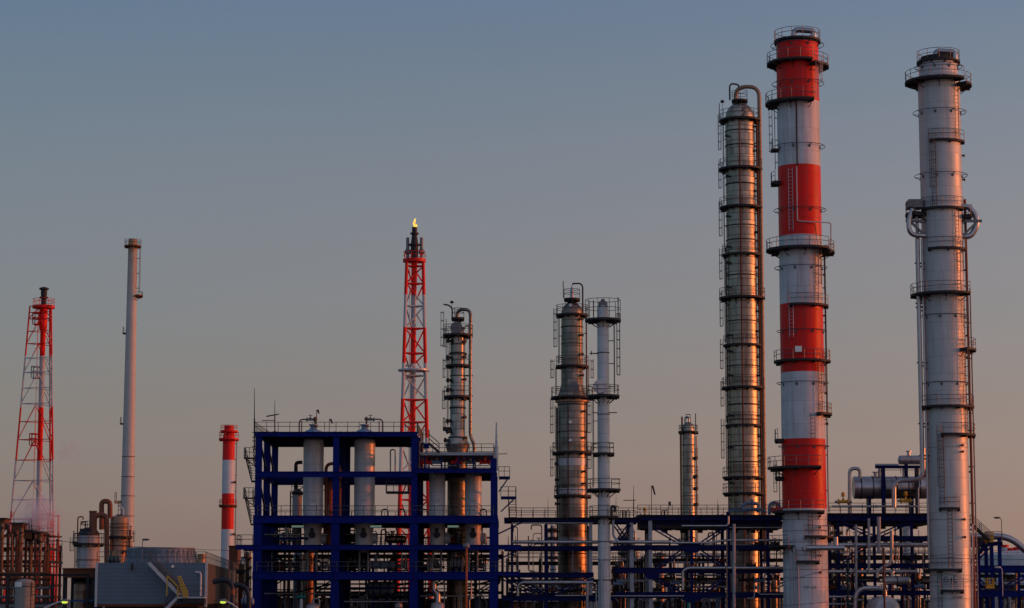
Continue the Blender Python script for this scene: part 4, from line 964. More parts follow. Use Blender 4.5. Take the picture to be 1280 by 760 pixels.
RP('slender pale riser pole full height left of the dark rack column', [(908.5, 780), (908.5, 662)], .9, M_tan, -1)
RP('pale grey riser pipe full height right of the dark rack column', [(917.5, 780), (917.5, 655)], 2.0, M_pipeg, -1)
RP('elbowed grey pipe standing up from the bottom beam left of the banded chimney', [(947, 728), (947, 743), (980, 743)], 1.0, M_pipe, -.8, .5)
RP('short grey pipe beside the elbowed one left of the banded chimney', [(943, 730), (943, 748), (934, 748)], .7, M_pipe, -.8, .4)
RP('teal pipe stub hanging under the rack near the low gusset plate', [(861, 775), (861, 753)], 2.4, M_teal, -.6)
RP('teal upright pipe right of the banded chimney', [(1060, 775), (1060, 700)], 1.4, mat('dark_teal_paint', (.012,.05,.045), .5), -1.4)
RP('wide silver pipe under the top deck between the chimneys', [(1036, 681), (1190, 681)], 2.8, M_pipe, -.8)
RP('silver pipe lying above the third beam between the chimneys', [(1036, 714.5), (1147, 714.5)], 2.6, M_pipe, -.8)
RP('dull silver pipe just above the second beam between the chimneys', [(1036, 674.8), (1190, 674.8)], 1.2, M_alud, 3)
RP('dark pipe low between the chimneys', [(1036, 725), (1100, 725)], 1.8, M_alud, 2)
RP('silver pipe on the bottom beam between the chimneys', [(1036, 746), (1066, 746)], 1.6, M_pipe, -.5)
RP('grey pipe lowest between the chimneys', [(1036, 755), (1066, 755)], 1.2, M_pipeg, -.5)
RP('upright pale pipe nearest the banded chimney below the drum', [(1070, 738), (1070, 656)], 1.7, M_pipeg, -1.6)
RP('second upright pale pipe below the drum, ending at the third beam', [(1086, 716), (1086, 648)], 1.7, M_pipeg, -1.6)
RP('third and thickest upright pale pipe below the drum', [(1098.5, 690), (1098.5, 646)], 2.4, M_pipeg, -1.6)
RP('S bent silver pipe left of the pale grey chimney', [(1114.5, 663), (1114.5, 704), (1104, 709), (1096.5, 714), (1096.5, 722)], 2.3, M_pipe, -1.6, 1.2)
RP('large silver hairpin pipe arching at the bottom between the chimneys', [(1069, 790), (1069, 735), (1106, 735), (1106, 748)], 2.9, M_pipe, -3, 1.4, n=14)
RP('thin dark pipe stub with valve wheel height right of the S bent pipe', [(1140, 706), (1140, 700), (1150, 700)], .8, M_dark, -1)
RP('broad silver pipe running off right and sloping down past the trestle', [(1213, 670.5), (1262, 670.5), (1285, 691), (1320, 722)], 4.2, M_pipe, -5.5, 2.0, n=16)
RP('dark pipe under the broad silver pipe on the trestle', [(1213, 676), (1236, 676)], 1.8, M_alud, -5)
for px, ya, w, lb, m in ((1262, 752, 1.3, 'first', M_pipeg), (1270, 716, 1.5, 'second', M_alud), (1228, 748, 1.6, 'third', M_dark), (1256, 748, 1.2, 'fourth', M_pipeg), (1276, 745, 1.4, 'fifth', M_dark)):
    RP('%s upright pipe stub below the trestle, %s' % (('grey' if m is M_pipeg else 'dull silver' if m is M_alud else 'dark'), {'first': 'right of the two legs', 'second': 'tallest near the edge', 'third': 'left of the two legs', 'fourth': 'close to the right leg', 'fifth': 'at the picture edge'}[lb]), [(px, 775), (px, ya)], w, m, -5)
RP('thin pale pole standing close right of the pale grey chimney', [(1215.5, 790), (1215.5, 655)], .95, M_trim, -14)
RP('thin grey pole tight against the rack column right of the slim column', [(745, 775), (745, 730)], .8, M_pipeg, -1.5)

# drum on top of the right rack
T = hdrum('big dark banded horizontal drum on the rack top left of the pale grey chimney', 1068, 1156, 609.5, YR+3, 28, M_pipe, legs=1.9, rings=6, flat=True)
zt = T.z
hdrum('smaller horizontal drum above the big one, touching the pale grey chimney', 1125, 1162, 575, YR+3, 11.5, M_pipe, legs=2.6, rings=0)
RP('silver pipe hooked over the left end of the big horizontal drum', [(1062, 642), (1062, 585.5), (1075, 585.5), (1075, 597)], 2.3, M_pipe, 1.5, 1.3, n=12)
RP('level silver pipe on the posts above the big drum', [(1094, 582.5), (1123, 582.5)], 2.9, M_pipe, 3, n=12)
for px, lb in ((1099.5, 'left'), (1130, 'right')): RP('%s short stub pipe joining the big drum to the pipe above' % lb, [(px, 598), (px, 583)], 2.2, M_pipe, 3, n=12)
RP('stout silver pipe dropping beside the grey chimney and bending left in front of the drum', [(1154, 560), (1154, 600.5), (1124, 600.5), (1117.5, 606), (1117.5, 634)], 2.8, M_pipe, -4, 1.6, n=14)
RP('grey manifold pipe along the floor under the big drum', [(1040, 633), (1150, 633)], 1.6, M_pipe, 0)
RP('thin grey pipe standing on the rack top right of the big drum', [(1148, 642), (1148, 608), (1160, 608)], .8, M_trim, -1, .3)
t = Thing('support_frame', 'blue post and beam frame holding the pipes above the big drum', 'steel frame', 1125, 630, YR+1.2, z0=P(0, 641.5, YR).z)
for px, m in ((1104, M_dblue), (1146, M_dark)):
    x = t.p(px, 600).x; t.part('post', MB().box(x-.22, x+.22, -.2, .2, 0, t.z(585)), m)
xa, xb = t.p(1094, 585).x, t.p(1150, 585).x; t.part('beam', ibx(MB(), xa, xb, 0, t.z(585)+.3, .35, .3), M_dblue)
xa, xb = t.p(1104, 585).x, t.p(1146, 585).x; t.part('beam', ibx(MB(), xa, xb, .3, t.z(612), .45, .3), M_dark)
t.part('railing', rail_line(MB(), [(t.p(1103, 590).x, .3, t.z(592)), (t.p(1150, 590).x, .3, t.z(592))], .8, 2), M_rail)
def control_valve(label, px, py, Y, m, s=.7):
    c = P(px, py, Y); t = Thing('control_valve', label, 'valve', px, py, Y, z0=c.z-.7)
    t.part('body', valve_mb((0, 0, .7), s), m); t.part('actuator', MB().lathe([(s*.3, .7+s*1.25), (s*.36, .7+s*1.4), (s*.36, .7+s*1.9), (s*.1, .7+s*2.0)], 14), m); t.part('pipe_stub', MB().tube([(-s*1.8, 0, .7), (s*1.8, 0, .7)], s*.25, 8), M_pipe)
    return t
control_valve('yellow control valve on the rack top left of the big drum', 1054, 627, YR+1, M_yell, .55)
control_valve('orange yellow control valve under the right half of the big drum', 1132, 626, YR+1, M_yell, .55)
control_valve('yellow valve at the left end of the walkway near the drooping flag', 806, 645, YR, M_yell, .5)
control_valve('blue valve on the walkway left of the banded chimney', 940, 637, YR+1, M_bluep, .6)
RP('blue grey manifold lying on the walkway below the tallest metal column', [(910, 641), (912, 637.5), (955, 637.5), (958, 641)], 1.7, M_bluep, 1, .8)
RP('blue grey hook of pipe on the walkway at the foot of the tallest metal column', [(929, 640), (929, 629), (948, 629), (948, 640)], 2.0, M_bluep, 2.5, 1.4)
RP('second blue grey hook of pipe on the walkway beside the banded chimney', [(962, 643), (962, 628.5), (974, 628.5), (974, 643)], 2.3, M_bluep, 2.5, 1.6)
single('valve', 'red valve on the walkway hook beside the banded chimney', 'valve', valve_mb(P(971, 637, YR+1.5), .6), M_red)
mast('lightning rod on the walkway just right of the slim pale column', 792, 648, 607, YR+1, .07)
mast('short antenna on the walkway beside the slim pale column, lowest of them', 770, 648, 617, YR+1, .05)
mast('thin staff on the walkway left of the tallest metal column', 897, 644, 624, YR+1, .05)
mast('thin staff on the walkway left of the blue frame rack column', 685, 648, 622, YR+5, .05)
windsock('thin level dark bar on the lightning rod right of the slim pale column', (779, 625.5), (795, 625.2), .55, .5, M_brown, YR+1)
for px, lb in ((780, 'left of the lightning rod'), (785, 'below the level dark bar'), (777, 'nearest the slim column'), (832, 'right of the drooping flag'), (829, 'under the tiny flag')):
    RP('short dark hairpin pipe standing on the walkway, %s' % lb, [(px-2, 648), (px-2, 638), (px+2, 638), (px+2, 648)], .6, M_dark, 2, .3)
# vessels low in the racks
hdrum('silver bullet shaped drum low on the rack, left of the pale grey chimney', 1106, 1136, 726, YR-1.5, 11, M_pipe, legs=.6, rings=1)
t = Thing('horizontal_drum', 'large pale drum seen end on at the very bottom behind the rusty pole', 'drum', 1109, 762, YR-6)
r = t.m(16.5); zc = t.z(762); t.part('shell', MB().lathe([(.02, -.55), (r*.5, -.42), (r*.85, -.1), (r, .4), (r, 6), (r*.6, 6.6)], 40, (0, zc), 'y'), M_white)
t.part('manhole', MB().lathe([(.6, -.75), (.6, 0)], 20, (0, zc+.1), 'y').lathe([(.75, -.8), (.75, -.66)], 20, (0, zc+.1), 'y'), M_trim); t.part('saddle', MB().box(-r*.8, r*.8, 1, 1.4, 0, zc-r*.5), M_dblue)
hdrum('dark pipe drum at the bottom right of the low silver bullet drum', 1140, 1165, 727, YR+2, 7, M_alud, legs=.6, rings=1)
def bgcol(label, px, w, ytop, Y, m, plats=(), hook=True, ladder=True):
    t = Tower('distillation_tower', label, 'column', px, (ytop+748)/2, Y, [(None, w), (ytop+w*.3, w)] + dome(w, ytop+w*.3, .6), m, n=28)
    for p in plats: t.platform(p, 3.2, 110, 420)
    if hook: t.pipe([(0, 0, t.z(ytop+1)), (0, 0, t.z(ytop-5)), (t.m(w*.75), 0, t.z(ytop-5)), (t.m(w*.75), 0, t.z(750))], t.m(.9), M_pipe if m is not M_tan else M_rust, .5, 8, 'overhead_pipe')
    if ladder: t.ladder(748, ytop+6, 200, M_rail, False)
    for q in (.3, .6): t.ring(ytop+(748-ytop)*q, .5, .9)
    return t
bgcol('thin pale ringed column right of the blue frame, left of the dark weathered column', 691.5, 7.5, 657, 310, M_pipeg, (661, 671, 695), False)
bgcol('blocky dark column behind the braces right of the slim pale column', 783, 15, 668, 300, M_alud, (672, 690, 712), True)
bgcol('sunlit orange column behind the left pale upright', 795, 6, 682, 306, M_tan, (684,), False)
bgcol('stubby tan column with collar between the right pale upright and the gusset plate', 825, 11, 690, 310, M_tan, (692, 704), False)
bgcol('slim white column between the chimneys, behind the rack', 1136, 12.5, 652, 300, M_white, (), False)
bgcol('dull column behind the teal pipe between the chimneys', 1047, 9, 660, 300, M_alud, (664, 690), True)
bgcol('dark stub column between the chimneys, nearest the left braces', 1074, 10, 672, 302, M_alud, (676, 700), True)
bgcol('narrow tan column at the foot of the tallest metal column', 945, 7, 688, 296, M_tan, (700,), True)
bgcol('dark column at the foot of the tallest metal column, left of it', 899, 9, 700, 300, M_alud, (706, 724), True)
bgcol('low pale column right of the trestle legs', 1264, 12, 716, 300, M_white, (), False, False)
bgcol('small dark column low behind the left pale upright', 772, 9, 706, 290, M_dark, (708, 726), True)
bgcol('grey stub column low behind the slim pale column', 733, 9, 716, 292, M_pipeg, (720,), True)
bgcol('tan stub column low left of the dark weathered column', 668, 8, 722, 292, M_tan, (726,), True)
bgcol('grey stub column low right of the right pale upright', 838, 8, 722, 288, M_pipeg, (728,), True)
bgcol('dull stub column low left of the banded chimney', 968, 8, 712, 292, M_alud, (718,), True)
# dark equipment row at the foot of the racks
for (a, b, yt, m, lb) in ((640, 700, 752, M_conc, 'low concrete house under the rack nearest the blue frame'), (704, 742, 750, M_ct, 'low grey house under the rack at the dark weathered column'), (772, 812, 749, M_conc, 'low concrete house between the pale uprights'),
          (820, 905, 752, M_ct, 'long low grey house under the crossed braces'), (920, 978, 746, M_conc, 'dark house left of the banded chimney'), (1038, 1160, 750, M_ct, 'long low house between the two chimneys'), (1216, 1330, 748, M_conc, 'low house under the trestle at the right edge')):
    plant_house(lb, a, b, yt, 305, m)
rg = random.Random(8)
for (a, b, lb) in ((745, 786, 'behind the slim pale column'), (820, 905, 'under the crossed braces'), (921, 975, 'left of the banded chimney'), (1040, 1065, 'right of the banded chimney'), (1106, 1160, 'left of the grey chimney'), (645, 735, 'under the left rack')):
    for i in range(15):
        px = rg.uniform(a, b); yt = rg.uniform(700, 735); yb = rg.choice((745, 760, 775)); m = rg.choice((M_pipe, M_dark, M_pipeg, M_rust, M_dark, M_alud)); j = rg.uniform(4, 12)*rg.choice((-1, 1))
        pts = [(px, yb, 0), (px, yt, 0), (px+j, yt, 0), (px+j, yt+8, 0)] if i % 3 == 0 else ([(px, yb), (px, yt)] if i % 3 == 1 else [(px, yb), (px, (yt+yb)/2), (px+j, (yt+yb)/2)])
        pipe_thing('%s small pipe riser %s' % (('hooked', 'plain', 'elbowed')[i % 3], lb), pts, YR+rg.uniform(2, 14), rg.uniform(.5, 1.2), m, .4, n=7, group='%s small risers %s' % (('hooked', 'plain', 'elbowed')[i % 3], lb))
    for i in range(5):
        px = rg.uniform(a, b-6); py = rg.uniform(722, 742)
        single('valve', 'small dark valve low %s' % lb, 'valve', valve_mb(P(px, py, YR+rg.uniform(0, 6)), .5), rg.choice((M_dark, M_rust, M_bluep)), group='small valves low %s' % lb)
# stair and items at the trestle
t = Thing('stair_flight', 'steel stair with handrails sloping down from the grey chimney to the trestle', 'stair', 1227, 665, 259)
a = t.p(1214, 655); b = t.p(1237, 676); s_, r_ = stair_mb((b.x, 0, b.z), (a.x, 0, a.z), (0, .5, 0), 9); s1 = t.part('steps', s_, M_dark); t.part('handrail', r_, M_rail, s1)
a = t.p(1236, 680); b = t.p(1216, 703); s_, r_ = stair_mb((b.x, 1.6, b.z), (a.x, 1.6, a.z), (0, .5, 0), 9); s1 = t.part('steps', s_, M_dblue); t.part('handrail', r_, M_rail, s1)
for px, py, lb in ((1236.5, 673, 'upper'), (1237.5, 731, 'lower')):
    t = Thing('safety_cage', '%s yellow safety cage on the trestle stair' % lb, 'safety cage', px, py+5, 260, z0=P(px, py+5, 260).z)
    mb = MB(); w = .38
    for x in (-w, w):
        for y in (-w, w): mb.bar((x, y, 0), (x, y, 1.15), .09)
    for z in (.05, .4, .75, 1.12): rail_line(mb, [(-w, -w, z-.0), (w, -w, z), (w, w, z), (-w, w, z), (-w, -w, z)], .02, 5, .05, False)
    t.part('guard_rail', mb, M_yell); t.part('gate_panel', MB().box(-w+.06, w-.06, -w-.02, -w+.02, .1, .55), M_yell)
def street_lamp(label, px, ybase, ytop, hx, Y, lit=False, rpx=.45, m=None, hy=0):
    t = Thing('lamp_post', label, 'lamp post', px, ybase, Y, z0=max(0, P(px, ybase, Y).z)); z = t.z(ytop); x = t.p(hx, ytop).x; r = t.m(rpx)
    t.part('post', MB().tube(fillet([(0, 0, 0), (0, 0, z), (x*.85, 0, z+.15)], .5), r, 8), m or M_rail)
    t.part('lamp_head', MB().lathe([(.04, -.4), (.1, -.3), (.12, .1), (.05, .35)], 10, (0, z+.12), 'x') if x > 0 else MB().lathe([(.05, -.35), (.12, -.1), (.1, .3), (.04, .4)], 10, (0, z+.12), 'x'), m or M_rail).location.x = x
    if lit: t.part('lens', MB().lathe([(.03, -.4), (.3, -.2), (.3, .15), (.03, .35)], 12, (0, z-.02), 'x'), M_lens).location.x = x
    return t
street_lamp('thin lamp post standing on the trestle platform at the right edge', 1252.5, 677, 648.5, 1246, 262.5)
street_lamp('pale lamp post curving left below the trestle beam', 1253.5, 745, 710.5, 1247, 260, m=M_trim)
# far tank and plant at the right edge
v = Tower('storage_tank', 'wide pale storage tank far off at the right edge', 'tank', 1275, 715, 620, [(None, 96), (694, 96), (690, 60), (688, 4)], M_white, n=48)
v.ring(700, .3, .8, M_trim); rl = v.part('railing', rail_arc(MB(), v.m(47), v.z(694), 150, 390, 1.1, 2.5, .05), M_red)
for px, h, lb in ((1256, 681, 'left'), (1263, 685, 'middle'), (1272, 684, 'right')):
    c = P(px, 692, 600); t = Thing('distant_stack', '%s one of the tiny far red topped stacks above the pale tank' % lb, 'stack', px, 692, 640)
    t.part('shaft', MB().lathe([(1.3, 0), (1.0, t.z(h))], 12), M_trim); t.part('band', MB().lathe([(1.2, t.z(h+3)), (1.2, t.z(h))], 12), M_red)

# ---- rear racks and machinery skids filling the foot of the plant ------------------------------------
def rear(label, px0, px1, Y, tops, m=None):
    n = max(2, int((px1-px0)/34)); cols = [(px0+(px1-px0)*i/n, tops[0]-4, 3.0) for i in range(n+1)]
    return rack(label, (px0+px1)/2, Y, 6, cols, [(px0, px1, y, 3.6) for y in tops], [(cols[i][0]+2, tops[-1]+2, cols[i+1][0]-2, tops[-2]+4) for i in range(0, n, 2)], [], [(px0, px1, tops[0])], [(px0, px1, y) for y in tops[:2]], m or M_dark)
rear('dark rear pipe rack seen through the lower bays of the blue frame', 322, 628, 292, (693, 719, 739))
rear('dark rear pipe rack behind the slim pale column and left rack', 634, 800, 293, (702, 724, 741))
rear('dark rear pipe rack behind the crossed braces', 806, 988, 293, (698, 722, 741))
rear('dark rear pipe rack behind the pipes between the two chimneys', 1034, 1195, 293, (694, 720, 739))
rear('dark rear pipe rack behind the trestle at the right edge', 1212, 1340, 296, (718, 732, 746))
rg = random.Random(77)
for a, b, lb, ys in ((322, 628, 'behind the blue frame', (690, 697, 716, 722, 730, 736, 744, 750)), (634, 800, 'behind the slim pale column', (699, 706, 721, 730, 738, 748)), (806, 988, 'behind the crossed braces', (695, 703, 719, 729, 738, 748)),
                 (1034, 1195, 'between the two chimneys', (691, 699, 717, 727, 736, 750)), (1212, 1340, 'behind the trestle', (715, 729, 743, 752))):
    for y in ys:
        for j in range(2):
            x0 = rg.uniform(a, a+(b-a)*.45); x1 = rg.uniform(a+(b-a)*.55, b); m = rg.choice((M_pipe, M_alud, M_pipeg, M_dark, M_pipeg)); kind = 'dull metal' if m in (M_pipe, M_alud) else 'grey' if m is M_pipeg else 'dark'
            pipe_thing('%s level pipe on the rear rack %s' % (kind, lb), [(x0, y), (x1, y), (x1, y+rg.choice((-7, 8)))], 292+j*2+rg.uniform(.5, 1.5), rg.uniform(.6, 1.5), m, .5, n=7, group='%s pipes on the rear rack %s' % (kind, lb))
def skid(label, pa, pb, yt, yb, Y, m, seed):
    q = random.Random(seed); A = P(pa, yb, Y); B = P(pb, yb, Y); z0 = max(0, A.z); t = Thing('machinery_skid', label, 'machinery', (pa+pb)/2, yb, Y, z0=z0); w = (B.x-A.x)/2; h = t.z(yt)
    t.part('base_frame', MB().box(-w, w, -.9, .9, 0, .18), M_dblue)
    hh = h*q.uniform(.45, .7); t.part('casing', MB().box(-w*.9, -w*.15, -.6, .6, .18, hh), m)
    t.part('drum', MB().lathe([(.05, -w*.12), (hh*.3, -w*.08), (hh*.33, w*.1), (hh*.33, w*.75), (hh*.2, w*.85), (.04, w*.88)], 18, (0, .2+hh*.42), 'x'), q.choice((M_alud, M_bluep, M_pipeg)))
    for i in range(3):
        x = -w*.8+w*1.6*(i+q.uniform(.1, .9))/3; t.part('pipe', MB().tube(fillet([(x, -.3, .3), (x, -.3, h*q.uniform(.7, 1)), (x+q.choice((-.7, .7)), -.3, h*.7), (x+q.choice((-.7, .7)), .2, .4)], .3), q.uniform(.08, .16), 8), q.choice((M_pipe, M_dark, M_pipeg, M_rust)))
    for x in (-w+.08, w-.08): t.part('post', MB().box(x-.07, x+.07, -.85, -.71, .18, h), M_dark)
    t.part('top_rail', MB().box(-w, w, -.85, -.71, h, h+.14), M_dark)
    t.part('panel_box', MB().box(w*.3, w*.62, -.95, -.72, h*.45, h*.85), q.choice((M_pipeg, M_dark, M_bluep)))
    return t
sk = [(343, 372, 697, 714, 'fifth deck, left part of the left bay'), (392, 414, 699, 714, 'fifth deck, right part of the left bay'), (432, 458, 697, 714, 'fifth deck, left part of the middle bay'), (484, 510, 698, 714, 'fifth deck, right part of the middle bay'),
      (527, 552, 698, 714, 'fifth deck, left part of the right bay'), (580, 608, 696, 714, 'fifth deck, right part of the right bay'), (345, 362, 664, 681, 'fourth deck beside the grey drum'), (408, 416, 662, 681, 'fourth deck tight left of the second column'),
      (430, 444, 664, 681, 'fourth deck tight right of the second column'), (562, 578, 664, 681, 'fourth deck between the two right vessels')]
for i, (a, b, yt, yb, lb) in enumerate(sk): skid('dark machinery skid on the %s' % lb, a, b, yt, yb, Y0+(9 if i % 2 else 12.5), M_dark if i % 3 else M_rust, i)
for i, (a, b, yt, lb) in enumerate(((336, 366, 738, 'left end of the blue frame'), (396, 414, 741, 'second column of the blue frame'), (430, 462, 737, 'middle bay of the blue frame'), (500, 536, 736, 'third column of the blue frame'), (560, 612, 738, 'right bay of the blue frame'),
        (650, 690, 739, 'left rack near the blue frame'), (700, 736, 741, 'dark weathered column'), (760, 786, 738, 'left pale upright'), (794, 812, 736, 'gap between the pale uprights'), (822, 858, 741, 'low gusset plate'), (872, 906, 738, 'dark rack column'), (922, 974, 736, 'banded chimney, left of it'),
        (1038, 1066, 739, 'banded chimney, right of it'), (1128, 1160, 740, 'pale grey chimney, left of it'), (1222, 1252, 738, 'trestle legs'), (1258, 1290, 742, 'right edge trestle'))):
    skid('dark ground level machinery skid at the foot of the %s' % lb, a, b, yt, 790, 282+(i % 3)*3, M_dark if i % 2 else M_conc, 40+i)

rg = random.Random(123)
for a, b, n, lb in ((642, 735, 10, 'of the left rack'), (766, 786, 4, 'left of the pale uprights'), (820, 905, 12, 'behind the crossed braces'), (921, 976, 9, 'beside the banded chimney'), (1040, 1092, 9, 'of the right rack, left half'), (1100, 1160, 9, 'of the right rack, right half')):
    for i in range(n):
        px = rg.uniform(a, b); yt = rg.uniform(656, 688); yb = rg.choice((684, 712, 712, 742)); yb = max(yb, yt+14); m = rg.choice((M_pipe, M_dark, M_pipeg, M_rust, M_dark, M_dark)); j = rg.uniform(4, 14)*rg.choice((-1, 1)); ym = yt+(yb-yt)*rg.uniform(.3, .7)
        pts = [(px, yb), (px, ym), (px+j, ym), (px+j, yt)] if i % 2 else [(px, yb), (px, yt), (px+j, yt), (px+j, yt+6)]
        col_ = 'silver' if m is M_pipe else 'dark' if m is M_dark else 'grey' if m is M_pipeg else 'rusty'
        pipe_thing('%s thin %s pipe between the upper beams %s' % (col_, 'cranked' if i % 2 else 'hooked', lb), pts, YR+rg.uniform(1.5, 8), rg.uniform(.4, .9), m, .35, n=7, group='%s thin %s pipes %s' % (col_, 'cranked' if i % 2 else 'hooked', lb))
    for i in range(3):
        px = rg.uniform(a, b-4); y = rg.choice((679, 707, 737))
        single('valve', 'small dark valve on an upper beam %s' % lb, 'valve', valve_mb(P(px, y, YR+rg.uniform(0, 5)), .5), M_dark, group='small valves on the beams %s' % lb)
for a, b, lb in ((336, 412, 'left'), (432, 508, 'middle'), (527, 606, 'right')):
    for i in range(8):
        px = rg.uniform(a, b); yt = rg.uniform(656, 668); m = rg.choice((M_dark, M_dark, M_rust, M_pipeg)); j = rg.choice((-6, -4, 4, 6)); yb = 681
        if i % 2: yt += 32; yb = 714
        col_ = 'dark' if m is M_dark else 'rusty' if m is M_rust else 'grey'
        pipe_thing('%s hooked riser on the %s deck of the %s bay' % (col_, 'fifth' if i % 2 else 'fourth', lb), [(px, yb), (px, yt), (px+j, yt), (px+j, yt+9)], Y0+rg.uniform(5, 16), rg.uniform(.5, 1.0), m, .35, n=7, group='%s hooked risers on the %s deck, %s bay' % (col_, 'fifth' if i % 2 else 'fourth', lb))
# ---------------------------------------------------------------- left side of the plant
# cooling tower with ribbed cladding
YC = 235.0
t = Thing('cooling_tower', 'large blue grey ribbed cooling tower house with round fan stack and outside stair', 'cooling tower', 189, 750, YC)
k = t.m(1); A = t.p(121, 703.5); B = t.p(258, 703.5); h = A.z
C_ = P(299.5, 715, 320) - t.o; D_ = C_ + Vector((A.x-B.x, 0, 0)); C_.z = D_.z = h
def quad_prism(pts, z0, z1):
    mb = MB(); n = len(pts); mb.add([(p.x, p.y, z0) for p in pts] + [(p.x, p.y, z1) for p in pts], [tuple(range(n))[::-1], tuple(range(n, 2*n))] + [(i, (i+1) % n, (i+1) % n+n, i+n) for i in range(n)]); return mb
e = Vector((0, 0, 0))
zb = t.z(755)
ax, bx = A.x, B.x; dx = C_.x-B.x; L = C_.y
def off(x, y): return Vector((x + dx*y/L, y, 0))
t.part('front_wall', quad_prism([off(ax, 0), off(bx, 0), off(bx, .35), off(ax, .35)], zb, h), M_ct)
t.part('side_wall', quad_prism([off(bx-.35, .352), off(bx, .352), off(bx, L), off(bx-.35, L)], zb, h), M_ctr)
t.part('side_wall', quad_prism([off(ax, .352), off(ax+.35, .352), off(ax+.35, L), off(ax, L)], zb, h), M_ctr)
t.part('roof', quad_prism([off(ax+.36, .36), off(bx-.36, .36), off(bx-.36, L), off(ax+.36, L)], h-.3, h-.05), M_conc)
t.part('base', quad_prism([off(ax+.8, .8), off(bx-.8, .8), off(bx-.8, L-1), off(ax+.8, L-1)], 0, zb), M_dark)
for x in (ax, bx): t.part('corner_trim', MB().box(x-.12, x+.12, -.1, .14, zb-.3, h+.05), M_trim)
t.part('base_rail', MB().box(ax, bx, -.06, .3, zb-.25, zb), M_rust)
fz = h; fc = (t.p(201, 700, 8.5).x, 8.5); rr = t.m(41.5)*243.5/235
fs = t.part('fan_stack', MB().lathe([(rr*1.09, fz-.05), (rr*1.02, fz+.5), (rr, fz+1.3), (rr*1.02, fz+1.6), (rr*1.02, fz+1.68), (rr*.97, fz+1.68), (rr*.95, fz+1.2), (rr*.99, fz+.1)], 64, fc, cap=False), mat('ribbed_fan_stack', (.16,.20,.25), .5, .1, .25, .45, (.10,.08,.08), seam=.45, seamd=.75, panel=.2, npan=40))
for i in range(36):
    a = 2*PI*i/36; t.part('stack_rib', MB().bar((fc[0]+rr*1.1*math.cos(a), fc[1]+rr*1.1*math.sin(a), fz), (fc[0]+rr*1.01*math.cos(a), fc[1]+rr*1.01*math.sin(a), fz+1.45), .07), M_ct, fs)
for pa, pb in ((121, 258),):
    t.part('railing', rail_line(MB(), [(ax, .1, h), (bx, .1, h)], 1.1, 1.05, .03), M_rail)
rl = MB(); rail_line(rl, [off(bx-.1, .2)+Vector((0,0,h)), off(bx-.1, L)+Vector((0,0,h))], 1.1, 2.2, .03); t.part('railing', rl, M_rail)
p1 = t.p(188, 704); p2 = t.p(226, 740); s_, r_ = stair_mb((p2.x, -.9, p2.z-.3), (p1.x, -.9, p1.z), (0, .42, 0), 16); sm = t.part('stair', s_, M_trim); t.part('handrail', r_, M_rail, sm)
q1 = t.p(226, 746); q2 = t.p(258, 746); t.part('landing', MB().box(q1.x-.2, q2.x, -1.5, -.02, q1.z-.15, q1.z), M_trim)
t.part('landing_support', MB().box(q1.x+.4, q2.x-.05, -1.3, -.05, q1.z-.62, q1.z-.16), M_dark)
p3 = t.p(208, 763); s_, r_ = stair_mb((p3.x, -.9, p3.z), (q1.x-.2, -.9, q1.z-.1), (0, .42, 0), 9); sm = t.part('stair', s_, M_trim); t.part('handrail', r_, M_rail, sm)
rl = MB(); rail_line(rl, [(q1.x+.6, -1.45, q1.z), (q2.x, -1.45, q1.z)], 1.1, .9, .03); t.part('railing', rl, M_rail)
cg = t.p(231, 735); mb = MB()
vs = []
for i in range(8):
    f = i/7; mb.bar((t.p(224.5, 724).x + (t.p(231, 744).x-t.p(224.5, 724).x)*f, -1.5, t.p(0, 721+24*f).z), (t.p(229, 724).x+(t.p(238, 735).x-t.p(229, 724).x)*min(1, f*1.3), -1.5, t.p(0, 721+24*f).z-.05), .2)
mb.bar((t.p(225, 0).x, -1.5, t.p(0, 720).z), (t.p(225, 0).x, -1.5, t.p(0, 745).z), .1); mb.bar((t.p(225, 0).x, -1.5, t.p(0, 720).z), (t.p(238, 0).x, -1.5, t.p(0, 733).z), .12); mb.bar((t.p(238, 0).x, -1.5, t.p(0, 733).z), (t.p(238, 0).x, -1.5, t.p(0, 746).z), .12)
t.part('yellow_guard', mb, M_yell)
mb = MB(); mb.tube(fillet([(t.p(244.5, 715).x, -.25, t.p(0, 715.5).z), (t.p(251.5, 715).x, -.25, t.p(0, 715.5).z), (t.p(251.5, 715).x, -.25, t.p(0, 745).z)], .3), .1, 8); t.part('wall_pipe', mb, M_trim)
t.part('wall_lamp', MB().box(t.p(214.5, 708).x, t.p(217.5, 708).x, -.2, -.01, t.p(0, 709.5).z, t.p(0, 706.5).z), M_sign)
t.part('wall_bracket', MB().bar((t.p(166, 705).x, -.3, t.p(0, 704).z), (t.p(166, 705).x, -.3, t.p(0, 713).z), .2), M_dark)
v = Tower('storage_tank', 'small orange brown tank on the cooling tower roof beside the fan stack', 'tank', 252, 700, YC+4, [(704, 10.5), (693, 10.5), (692.3, 9.5), (692, 1)], M_tan, z0=h); v.ring(698, .3, .6, M_rust); v.ring(694, .3, .6, M_rust)
street_lamp('thin lamp post rising behind the cooling tower roof railing', 177.5, 704, 676, 182.5, YC+2)
# black pipes before the side wall
pipe_thing('black bent pipe before the weathered side wall of the cooling tower', [(266, 727.5), (278, 725), (286, 726), (290.5, 733), (290.5, 775)], 228, 3.0, M_black, 1.0, n=12)
pipe_thing('second black bent pipe reaching from the wall to the blue frame', [(291, 732), (300, 731), (308, 735), (311, 744), (311, 775)], 230, 3.0, M_black, 1.0, n=12)
pipe_thing('rust banded sleeve on the first black pipe at the cooling tower', [(290.5, 743), (290.5, 736.5)], 228, 3.5, M_brown, .2, n=12)
